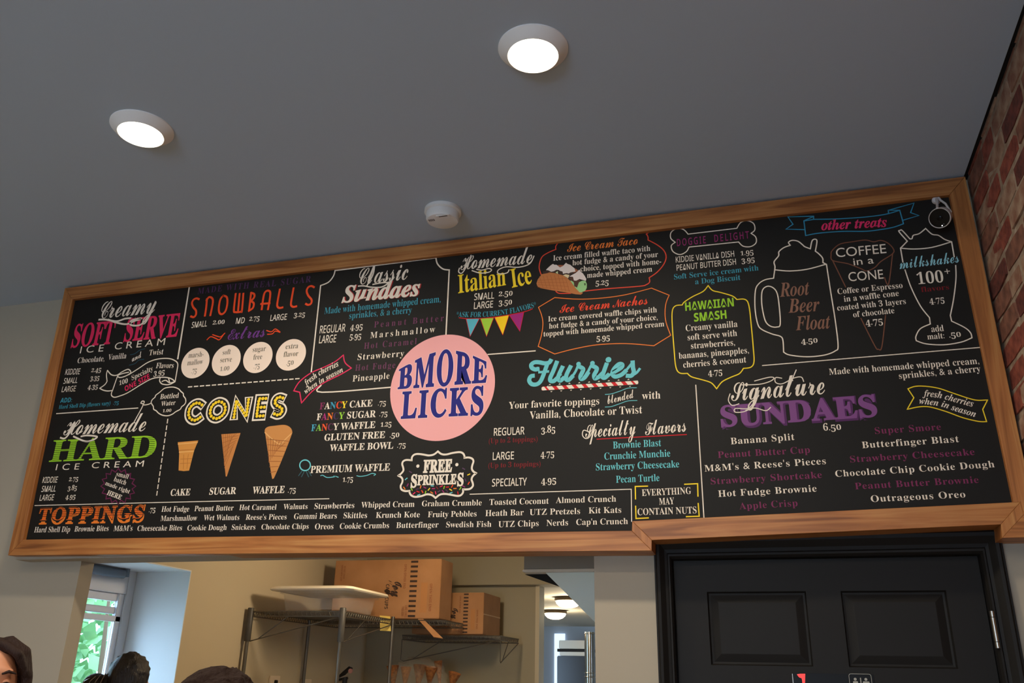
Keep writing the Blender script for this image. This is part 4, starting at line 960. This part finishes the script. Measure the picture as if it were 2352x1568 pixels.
ld = cc + (q @ Vector((0, 0, .0055))); ld = Vector(hit(2164, 518, 1, float(ld.y)))
MB().lathe([(0, -.0015), (.0014, -.001), (.0018, 0), (.0014, .001), (0, .0015)], ld, 10).build('status_light', mat('status_led', (255, 255, 255), .3, emit=3.0), t, True)
m0 = Vector(hit(2152, 456, 1, -.016)); bkt = MB()
bkt.tube([m0 + Vector((0, .010, 0)), m0, Vector(hit(2153, 478, 1, -.075))], [.0042, .0042, .004], 10)
bkt.tube([m0 + Vector((.003, 0, 0)), Vector(hit(2172, 468, 1, -.06)), Vector(hit(2184, 487, 1, -.075))], [.0035, .0035, .004], 10)
bkt.build('bracket', mat('camera_shell', (206, 200, 198)), t, True)
MB().lathe([(0, -.004), (.014, -.004), (.014, .0), (.012, .004), (0, .004)], m0 + Vector((0, .0095, 0)), 24, Matrix.Rotation(math.radians(90), 4, 'X')).build('mount_plate', mat('camera_shell', (206, 200, 198)), t, True)

# sign on the door: red figure and a restroom pictogram on a black plate
SY = LY - .004
t = empty('door_sign', (3.02, SY, 1.6), 'black sign plate on the door with a red mark and restroom pictogram', 'sign')
z1 = hit(1822, 1545, 1, SY)[2]; xa = hit(1820, 1550, 1, SY)[0]; xb = hit(2006, 1550, 1, SY)[0]
MB().box((xa, SY, z1 - .13), (xb, LY + .0005, z1), .001).build('sign_plate', mat('sign_black', (14, 14, 15), .45, spec=.2), t)
MB().box((xa - .0008, SY - .001, z1 - .13), (xa + .0012, SY + .001, z1 - .002)).build('plate_edge', mat('edge_clear', (190, 196, 200), .2), t)
def sp(x, y): h = hit(1800 + x / 9.8, 1500 + y / 9.8, 1, SY - .0006); return (h[0], h[2])
def signpoly(pts, m, name, d=.0006):
    tri = tessellate_polygon([[Vector((a, b, 0)) for a, b in pts]])
    return obj(name, [(a, SY - d, b) for a, b in pts], [tuple(x) for x in tri], m, t)
REDM = mat('red_figure', (255, 62, 56), .4, emit=.55)
signpoly([sp(*p) for p in ((300, 470), (370, 458), (485, 458), (480, 660), (486, 760), (540, 780), (540, 800), (380, 800), (380, 780), (425, 760), (418, 620), (405, 560), (350, 540), (315, 500))], REDM, 'red_figure')
GL = mat('sign_pale', (170, 168, 158), .6)
a0, b0 = sp(1460, 455); a1, b1 = sp(1990, 1000)
ax0, az1 = sp(1462, 458); ax1 = sp(1960, 458)[0]; az0 = az1 - (ax1 - ax0)
fr_ = MB()
rad = .006; path = []
for (cx_, cz_, s0) in ((ax1 - rad, az1 - rad, 0), (ax0 + rad, az1 - rad, 90), (ax0 + rad, az0 + rad, 180), (ax1 - rad, az0 + rad, 270)):
    for k in range(5): path.append((cx_ + rad * math.cos(math.radians(s0 + k * 22.5)), cz_ + rad * math.sin(math.radians(s0 + k * 22.5))))
v, f = ribbon(path, .0013, True)
obj('pictogram_border', [(p[0], SY - .0006, p[1]) for p in v], f, GL, t)
W_ = ax1 - ax0
def fig(cx_, skirt):
    hd_ = az1 - W_ * .24
    signpoly([(cx_ + W_ * .066 * math.cos(k * math.pi / 8), hd_ + W_ * .066 * math.sin(k * math.pi / 8)) for k in range(16)], GL, 'pictogram_figure')
    tp_ = hd_ - W_ * .09
    b_ = [(-.13, 0), (.13, 0), (.16, -.08), (.15, -.30), (.10, -.30), (.09, -.12), (.08, -.60), (.01, -.60), (0, -.34), (-.01, -.60), (-.08, -.60), (-.09, -.12), (-.10, -.30), (-.15, -.30), (-.16, -.08)] if not skirt else \
         [(-.10, 0), (.10, 0), (.16, -.28), (.12, -.30), (.08, -.12), (.15, -.42), (.06, -.42), (.06, -.60), (-.06, -.60), (-.06, -.42), (-.15, -.42), (-.08, -.12), (-.12, -.30), (-.16, -.28)]
    signpoly([(cx_ + a * W_, tp_ + b * W_) for a, b in b_], GL, 'pictogram_figure')
fig(ax0 + W_ * .27, True); fig(ax0 + W_ * .75, False)
signpoly([(ax0 + W_ * .49, az1 - W_ * .17), (ax0 + W_ * .535, az1 - W_ * .17), (ax0 + W_ * .535, az0 + W_ * .12), (ax0 + W_ * .49, az0 + W_ * .12)], GL, 'pictogram_bar')

# ------------------------------------------------------------------ cartons, tub, note
def carton(x0, x1, y0, y1, z0, z1, label, flap):
    t = empty('carton', ((x0 + x1) / 2, (y0 + y1) / 2, z0), label, 'carton')
    MB().box((x0, y0, z0), (x1, y1, z1), .003).build('carton_body', CARD, t)
    H = z1 - z0; Wd = x1 - x0; Yf = y0 - .0012
    sq = MB(); n = 12
    for k in range(n):
        zc = z0 + H * (k + .5) / n; sq.box((x0 + Wd * .72, Yf, zc - H * .018), (x0 + Wd * .785, Yf + .001, zc + H * .018))
    sq.build('printed_squares', INK, t)
    # the writing runs up the carton
    up = (0, 0, 1); lf = (-1, 0, 0)
    def vt(s, fx, fz, w, h, m, st='sb', off=0.0): face_text(s, (x0 + Wd * fx, Yf, z1 - H * fz), (0, 0, -1), (1, 0, 0), w * H, h * Wd, m, t, st, off)
    vt('CAKE CUPS', .50, .42, .42, .032, INK2 if not flap else INK, 'sb'); vt('Joy', .55, .34, .30, .10, INK, 'bs', .03)
    vt('OPEN OTHER END', .66, .08, .42, .022, INK2, 'sb'); vt('CAKE CONES', .69, .78, .20, .022, INK2, 'sb'); vt('THIS SIDE', .66, .80, .16, .022, INK2, 'sb')
    vt('OPEN THIS END', .905, .42, .46, .022, INK2, 'sb'); vt('HANDLE WITH CARE', .06, .08, .28, .016, INK2, 'sb'); vt('DO NOT CRUSH', .085, .10, .22, .016, INK2, 'sb')
    obj('printed_patch', [(x0 + Wd * a, Yf, z0 + H * b) for a, b in ((.825, .10), (.885, .10), (.885, .60), (.825, .60))], [(0, 1, 2, 3)], mat('patch_brown', (176, 120, 70), .85), t)
    return t
t = carton(-.04, .745, 2.78, 3.00, 2.062, 2.445, 'tall upright cardboard carton with black squares, its top cut off by the frame', True)
a = Vector(hit(960, 1421, 1, 2.775)); b = Vector(hit(972, 1421, 1, 2.775)); c = Vector(hit(1017, 1465, 1, 2.62)); d = Vector(hit(996, 1462, 1, 2.62))
v = [a, b, c, d]; v += [q + Vector((0, .004, -.004)) for q in v]
MB().add(v, [(0, 1, 2, 3), (7, 6, 5, 4), (0, 4, 5, 1), (1, 5, 6, 2), (2, 6, 7, 3), (3, 7, 4, 0)]).build('carton_flap', CARD, t)
t = carton(.40, .925, 3.16, 3.55, 1.987, 2.262, 'smaller cardboard carton lying behind and right of the tall carton', False)
sidey = MB().box((.926, 3.162, 2.115), (.9272, 3.548, 2.122)).build('tape_line', mat('tape', (206, 160, 110), .3), t)

TUB = mat('clear_plastic', (226, 214, 200), .12, alpha=.20)
t = empty('storage_tub', (.19, 2.2, 2.056), 'clear plastic tub with a white lid on the nearest wire shelf', 'tub')
x0, x1, y0, y1, z0, zt = .02, .40, 2.06, 2.50, 2.054, 2.172
def rr_ring(x0, x1, y0, y1, z, r=.03, n=5):
    o = []
    for cx_, cy_, s0 in ((x1 - r, y1 - r, 0), (x0 + r, y1 - r, 90), (x0 + r, y0 + r, 180), (x1 - r, y0 + r, 270)):
        for k in range(n): an = math.radians(s0 + 90 * k / (n - 1)); o.append((cx_ + r * math.cos(an), cy_ + r * math.sin(an), z))
    return o
def loft(rings, capb=True, capt=False):
    v = [p for r in rings for p in r]; n = len(rings[0]); f = []
    for i in range(len(rings) - 1):
        for k in range(n): f.append((i * n + k, i * n + (k + 1) % n, (i + 1) * n + (k + 1) % n, (i + 1) * n + k))
    if capb: f.append(tuple(range(n - 1, -1, -1)))
    if capt: f.append(tuple(range(len(v) - n, len(v))))
    return MB().add(v, f)
loft([rr_ring(x0 + .02, x1 - .02, y0 + .02, y1 - .02, z0), rr_ring(x0, x1, y0, y1, z0 + .01), rr_ring(x0 - .015, x1 + .015, y0 - .015, y1 + .015, zt - .02), rr_ring(x0 - .035, x1 + .035, y0 - .03, y1 + .03, zt - .015), rr_ring(x0 - .035, x1 + .035, y0 - .03, y1 + .03, zt)]).build('tub_body', TUB, t, True)
loft([rr_ring(x0 - .085, x1 + .085, y0 - .06, y1 + .06, zt + .001, .05), rr_ring(x0 - .092, x1 + .092, y0 - .066, y1 + .066, zt + .008, .05), rr_ring(x0 - .085, x1 + .085, y0 - .06, y1 + .06, zt + .020, .05), rr_ring(x0 - .06, x1 + .06, y0 - .04, y1 + .04, zt + .026, .05)], True, True).build('tub_lid', mat('lid_cream', (246, 232, 206), .4), t, True)

def board_quad(name, pts, y, m, label, cat, th=.0015):
    v = [Vector(hit(a, b, 1, y)) for a, b in pts]; v += [q + Vector((0, th, 0)) for q in v]
    o = MB().add(v, [(0, 1, 2, 3), (7, 6, 5, 4), (0, 4, 5, 1), (1, 5, 6, 2), (2, 6, 7, 3), (3, 7, 4, 0)]).build(name, m)
    return tag(o, label, cat)
board_quad('sticky_note', [(872, 1413), (896, 1415), (898, 1449), (873, 1448)], 2.695, STICK, 'pale yellow paper tag hanging from the edge of the wire shelf', 'note')

# bag of waffle cones on the middle shelf
CONE = mat('waffle_brown', (176, 110, 54), .8, noise=(128, 76, 36), nscale=60)
def wafflecone(c, d, L, r, lab):
    q = Vector(d).normalized().to_track_quat('Z', 'Y').to_matrix().to_4x4()
    o = MB().lathe([(.002, 0), (r * .5, L * .5), (r, L), (r * .93, L), (r * .45, L * .5), (0, .01)], c, 20, q).build('waffle_cone', CONE, None, True)
    return tag(o, lab, 'waffle cone', 'waffle cones on the wire shelf')
gx = lambda px, py, y: Vector(hit(px, py, 1, y))
for (px, py, y, d, L, r, lab) in ((905, 1566, 3.3, (-.05, -.15, 1), .16, .045, 'brown waffle cone at the left of the cone pile, standing upright'),
                                  (930, 1566, 3.25, (.06, -.1, 1), .15, .04, 'brown waffle cone standing second from the left in the cone pile'),
                                  (960, 1568, 3.3, (.02, .1, 1), .17, .05, 'dark brown waffle cone rising in the middle of the cone pile'),
                                  (985, 1566, 3.2, (.12, -.1, 1), .15, .045, 'waffle cone leaning right just beside the middle of the pile'),
                                  (1012, 1566, 3.3, (-.14, 0, 1), .19, .03, 'tall narrow waffle cone that reaches highest in the pile'),
                                  (1035, 1568, 3.2, (.25, -.1, .9), .12, .045, 'waffle cone at the right end of the cone pile, tipped outward')):
    wafflecone(gx(px, py, y) - Vector((0, 0, .05)), d, L, r, lab)
BAG = mat('clear_bag', (240, 226, 200), .18, alpha=.16)
bb = gx(965, 1540, 3.28)
bm = bmesh.new(); bmesh.ops.create_icosphere(bm, subdivisions=4, radius=1)
rr = random.Random(5)
for q in bm.verts:
    k = 1 + .10 * math.sin(q.co.x * 9 + q.co.z * 6) * math.cos(q.co.y * 7) + .06 * math.sin(q.co.z * 17 + q.co.x * 5)
    q.co = Vector((q.co.x * .20 * k, q.co.y * .13 * k, q.co.z * .15 * k)) + bb + Vector((0, 0, -.06))
me = bpy.data.meshes.new('cone_bag'); bm.to_mesh(me); bm.free()
tag(link('cone_bag', me, BAG, None, True), 'clear crinkled plastic bag around the pile of waffle cones', 'bag')

# fire extinguisher hung on the left kitchen wall
ex, ey, ez = KX + .085, 3.22, 1.22
t = empty('fire_extinguisher', (ex, ey, ez), 'red fire extinguisher with black handle in the kitchen below the wire shelf', 'fire extinguisher')
MB().lathe([(0, 0), (.055, 0), (.06, .01), (.06, .36), (.05, .40), (.025, .425), (.018, .43)], (ex, ey, ez), 32).build('cylinder', mat('extinguisher_red', (196, 20, 26), .25), t, True)
MB().lathe([(.018, .425), (.018, .47), (0, .475)], (ex, ey, ez), 16).build('valve', mat('valve_black', (22, 20, 20), .4), t, True)
h = MB(); h.tube([(ex - .05, ey, ez + .475), (ex - .01, ey, ez + .50), (ex + .03, ey, ez + .535), (ex + .05, ey, ez + .53)], [.008, .016, .014, .008], 8); h.tube([(ex - .05, ey, ez + .455), (ex + .02, ey, ez + .468)], .009, 8)
h.build('handle', mat('valve_black', (22, 20, 20)), t, True)
MB().lathe([(0, -.006), (.016, -.006), (.016, .006), (0, .006)], (ex + .045, ey - .012, ez + .515), 16, Matrix.Rotation(math.radians(90), 4, 'X')).build('gauge', mat('gauge_white', (220, 160, 150), .4), t, True)
MB().box((KX - .001, ey - .03, ez + .05), (ex - .055, ey + .03, ez + .30)).build('wall_bracket', mat('valve_black', (22, 20, 20)), t)

# small fittings on the left kitchen wall
def wy(px, py): return hit(px, py, 0, KX)
p1 = wy(618, 1551); p2 = wy(641, 1551)
t = empty('wall_outlet', (KX, p1[1], 1.6), 'white socket plate low on the kitchen wall behind the wire shelf post', 'socket')
MB().box((KX - .001, p1[1], p1[2] - .10), (KX + .012, p2[1], p1[2]), .003).build('plate', mat('plate_cream', (226, 206, 178), .5), t)
MB().box((KX + .011, (p1[1] + p2[1]) / 2 - .012, p1[2] - .055), (KX + .022, (p1[1] + p2[1]) / 2 + .02, p1[2] - .025), .003).build('plug', mat('valve_black', (22, 20, 20)), t)
p1 = wy(690, 1559); p2 = wy(713, 1559)
t = empty('light_switch', (KX, p1[1], 1.6), 'white switch plate on the kitchen wall, right of the socket plate', 'switch')
MB().box((KX - .001, p1[1], p1[2] - .10), (KX + .012, p2[1], p1[2]), .003).build('plate', mat('plate_cream', (226, 206, 178)), t)
MB().box((KX + .011, (p1[1] + p2[1]) / 2 - .012, p1[2] - .07), (KX + .018, (p1[1] + p2[1]) / 2 + .012, p1[2] - .03), .003).build('rocker', mat('plate_cream', (226, 206, 178)), t)

# ------------------------------------------------------------------ people
def ell(bm, c, r, M=None, sub=3):
    q = Matrix.Translation(Vector(c)) @ (M or Matrix.Identity(4)) @ Matrix.Diagonal((r[0], r[1], r[2], 1))
    bmesh.ops.create_icosphere(bm, subdivisions=sub, radius=1, matrix=q)
def limb(bm, pts, rs):
    mb = MB(); mb.tube(pts, rs, 14)
    vs = [bm.verts.new(p) for p in mb.v]
    for f in mb.f:
        try: bm.faces.new([vs[i] for i in f])
        except Exception: pass
    for p, r in zip(pts, rs): ell(bm, p, (r, r, r), sub=2)
def solid(name, bm, m, parent, vox=.009, sm=6):
    me = bpy.data.meshes.new(name); bm.to_mesh(me); bm.free()
    o = bpy.data.objects.new(name, me); COL.objects.link(o)
    r = o.modifiers.new('r', 'REMESH'); r.mode = 'VOXEL'; r.voxel_size = vox; r.use_smooth_shade = True
    s = o.modifiers.new('s', 'SMOOTH'); s.iterations = sm; s.factor = .5
    dg = bpy.context.evaluated_depsgraph_get(); me2 = bpy.data.meshes.new_from_object(o.evaluated_get(dg))
    bpy.data.objects.remove(o); bpy.data.meshes.remove(me)
    return link(name, me2, m, parent, True)
def person(loc, H, yaw, skin, hair, shirt, label, style, scale=1.0):
    """standing adult; face towards local -y"""
    t = empty('person', (0, 0, 0), label, 'person')
    k = H / 1.75; hz = H - .118 * k                # centre of the head
    b = bmesh.new()
    ell(b, (0, 0, hz + .012), (.074 * k, .094 * k, .105 * k)); ell(b, (0, -.022 * k, hz - .045 * k), (.058 * k, .070 * k, .075 * k))
    ell(b, (0, -.088 * k, hz + .035 * k), (.055 * k, .016 * k, .016 * k), sub=2)
    limb(b, [(0, -.084 * k, hz + .012), (0, -.104 * k, hz - .022 * k)], [.008 * k, .014 * k])
    for s in (-1, 1):
        ell(b, (s * .077 * k, .005, hz - .01), (.010, .020, .030), sub=2)
        ell(b, (s * .034 * k, -.072 * k, hz + .004), (.017, .014, .012), sub=2)
    ell(b, (0, -.086 * k, hz - .060 * k), (.024, .010, .007), sub=2)
    limb(b, [(0, .012, hz - .06), (0, .015, H - .30 * k)], [.055 * k, .060 * k])
    ell(b, (0, .01, H - .40 * k), (.185 * k, .10 * k, .13 * k)); ell(b, (0, .005, H - .60 * k), (.150 * k, .105 * k, .22 * k)); ell(b, (0, .01, H - .82 * k), (.145 * k, .10 * k, .12 * k))
    for s in (-1, 1):
        hand = (s * .245 * k, -.04, H - .98 * k)
        limb(b, [(s * .175 * k, .01, H - .335 * k), (s * .235 * k, .02, H - .62 * k), (s * .245 * k, -.03, H - .88 * k)], [.048 * k, .038 * k, .026 * k])
        ell(b, (hand[0], hand[1], hand[2] + .045), (.016, .038, .048), sub=2)
        for q in range(4): limb(b, [(hand[0], hand[1] - .028 + q * .019, hand[2] + .02), (hand[0] - s * .004, hand[1] - .030 + q * .019, hand[2] - .022), (hand[0] - s * .014, hand[1] - .030 + q * .019, hand[2] - .046 - (.008 if q in (1, 2) else 0))], [.0085, .008, .007])
        limb(b, [(hand[0], hand[1] - .03, hand[2] + .06), (hand[0] - s * .006, hand[1] - .056, hand[2] + .02)], [.010, .008])
        limb(b, [(s * .085 * k, .01, .93 * k), (s * .095 * k, 0, .50 * k), (s * .10 * k, .015, .09 * k)], [.082 * k, .055 * k, .038 * k])
        limb(b, [(s * .10 * k, .03, .045), (s * .11 * k, -.13, .035)], [.040, .032])
    body = solid('body', b, skin, t, .0095)
    # clothes
    b = bmesh.new()
    ell(b, (0, .01, H - .40 * k), (.195 * k, .112 * k, .125 * k)); ell(b, (0, .005, H - .60 * k), (.162 * k, .118 * k, .24 * k)); ell(b, (0, .01, H - .80 * k), (.168 * k, .122 * k, .12 * k))
    for s in (-1, 1): limb(b, [(s * .160 * k, .01, H - .345 * k), (s * .226 * k, .018, H - .56 * k)], [.054 * k, .050 * k])
    solid('shirt', b, shirt, t, .012)
    b = bmesh.new(); ell(b, (0, .01, .91 * k), (.175 * k, .135 * k, .15 * k))
    for s in (-1, 1): limb(b, [(s * .080 * k, .01, .90 * k), (s * .095 * k, 0, .50 * k), (s * .10 * k, .015, .11 * k)], [.100 * k, .072 * k, .062 * k])
    solid('trousers', b, mat('denim', (52, 60, 84), .9), t, .014)
    for s in (-1, 1):
        b = bmesh.new(); limb(b, [(s * .10 * k, .035, .05), (s * .11 * k, -.14, .042)], [.050, .040]); limb(b, [(s * .10 * k, .04, .014), (s * .11 * k, -.14, .014)], [.046, .042]); solid('shoe', b, mat('shoe_black', (28, 26, 26), .6), t, .010)
    MB().tube([(-.022 * k, -.090 * k, hz - .060 * k), (0, -.0985 * k, hz - .058 * k), (.022 * k, -.090 * k, hz - .060 * k)], [.002, .0052, .002], 8).build('lips', mat('lip_rose', (168, 84, 78), .5), t, True)
    # eyes
    for s in (-1, 1):
        MB().lathe([(0, -.0095), (.0067, -.0067), (.0095, 0), (.0067, .0067), (0, .0095)], (s * .034 * k, -.083 * k, hz + .004), 16).build('eye', mat('eye_white', (216, 204, 196), .3), t, True)
        MB().lathe([(.0052, 0), (.004, .0012), (0, .0018)], (s * .034 * k, -.0915 * k, hz + .004), 14, Matrix.Rotation(math.radians(90), 4, 'X')).build('iris', mat('iris_dark', (38, 26, 20), .2), t, True)
        MB().tube([(s * .018 * k, -.096 * k, hz + .028 * k), (s * .034 * k, -.098 * k, hz + .034 * k), (s * .054 * k, -.086 * k, hz + .029 * k)], [.003, .0045, .002], 8).build('eyebrow', hair, t, True)
    # hair: a scalp shell of overlapping locks
        lid = MB(); lid.lathe([(.0112, 0), (.0100, .0052), (.0066, .0092), (0, .0112)], (s * .034 * k, -.083 * k, hz + .0045), 16, Matrix.Rotation(math.radians(38), 4, 'X')); lid.build('eyelid', skin, t, True)
        MB().tube([(s * .022 * k, -.0925 * k, hz + .0035), (s * .034 * k, -.0965 * k, hz + .0065), (s * .046 * k, -.089 * k, hz + .0035)], [.0012, .0022, .0014], 6).build('eyelash', hair, t, True)
    b = bmesh.new(); r_ = random.Random(int(H * 1000))
    ell(b, (0, .020, hz + .034), (.084 * k, .094 * k, .093 * k))
    if style == 'short':
        for q in range(90):
            a = r_.uniform(0, 6.28); e = r_.uniform(.25, 1.45)
            p = Vector((.082 * k * math.cos(a) * math.cos(e), .020 + .092 * k * math.sin(a) * math.cos(e), hz + .036 + .090 * k * math.sin(e)))
            if p.y < -.03 and p.z < hz + .075: continue
            ell(b, p, (.011, .011, .010), sub=1)
    if style == 'loose':
        for s in (-1, 1):
            for q in range(5):
                ay = -.052 + q * .03
                limb(b, [(s * .030, ay * .8, hz + .118 * k), (s * (.070 + .004 * q) * k, ay, hz + .088), (s * .090 * k, ay + .008, hz + .02), (s * .098 * k, ay + .02, hz - .07), (s * .088 * k, ay + .03, hz - .20)], [.012, .017, .016, .014, .008])
        limb(b, [(.0, -.055, hz + .112), (.05, -.084, hz + .082), (.082, -.060, hz + .03)], [.012, .014, .010]); limb(b, [(.0, -.055, hz + .112), (-.05, -.084, hz + .088), (-.082, -.060, hz + .03)], [.012, .014, .010])
    if style == 'bun':
        ell(b, (0, .045, hz + .01), (.080 * k, .072 * k, .085 * k)); ell(b, (.112, .045, hz - .005), (.050, .046, .046)); ell(b, (.0, .055, hz - .05), (.07, .05, .08))
        for q in range(60):
            a = r_.uniform(0, 6.28); e = r_.uniform(-.2, 1.45)
            ell(b, (.082 * k * math.cos(a) * math.cos(e), .020 + .092 * k * math.sin(a) * math.cos(e), hz + .036 + .090 * k * math.sin(e)), (.010, .010, .009), sub=1)
        for q in range(4): MB().tube([(.075 + q * .018, .085 - q * .004, hz + .040 - q * .006), (.085 + q * .020, .096, hz + .01), (.092 + q * .020, .090, hz - .03)], .0022, 6).build('hair_clip', mat('clip_silver', (170, 160, 170), .25, metal=.9), t, True)
    hr = solid('hair', b, hair, t, .006, 3)
    M = Matrix.Translation(Vector(loc)) @ Matrix.Rotation(yaw, 4, 'Z') @ Matrix.Diagonal((scale, scale, scale, 1))
    for ch in list(t.children): ch.matrix_parent_inverse = Matrix.Identity(4); ch.location = (0, 0, 0)
    t.matrix_basis = M
    return t
def face_cam(p): return math.atan2(CP[0] - p[0], -(CP[1] - p[1]))
SK = mat('skin_tan', (206, 142, 108), .55); SK2 = mat('skin_rosy', (214, 140, 110), .55)
HBR = mat('hair_brown', (44, 26, 20), .6, spec=.3, bump=.6, nscale=40, stretch=(6, 6, 1)); HDK = mat('hair_dark', (28, 18, 16), .45, bump=.6, nscale=40, stretch=(6, 6, 1)); HSH = mat('hair_short', (40, 24, 18), .8, spec=.15, bump=.8, nscale=90)
def place(px, depth):
    d = R @ np.array([(px - 1176) / F, (1545 - 784) / F, 1.0]); p = CP + depth * d; return (float(p[0]), float(p[1]), 0)
pA = place(-24, 2.45); pC = place(508, 1.46)
person(pA, 1.772, face_cam(pA) + .12, SK, HBR, mat('shirt_olive', (96, 92, 70), .9), 'person with loose dark brown hair at the left edge, brow and one eye visible', 'loose')
person(pC, 1.690, face_cam(pC), SK2, HSH, mat('shirt_blue', (70, 84, 110), .9), 'person with short dark hair and bare forehead below the left half of the opening', 'short', 1.0)
pB = place(298, 3.75)
person(pB, 1.762 / 1.08, face_cam(pB) + 3.0, SK, HDK, mat('shirt_black', (30, 30, 34), .9), 'person with very dark hair, standing in front of the kitchen window, seen from behind', 'bun', 1.08)

bpy.data.objects.remove(_co); bpy.data.curves.remove(_cu)
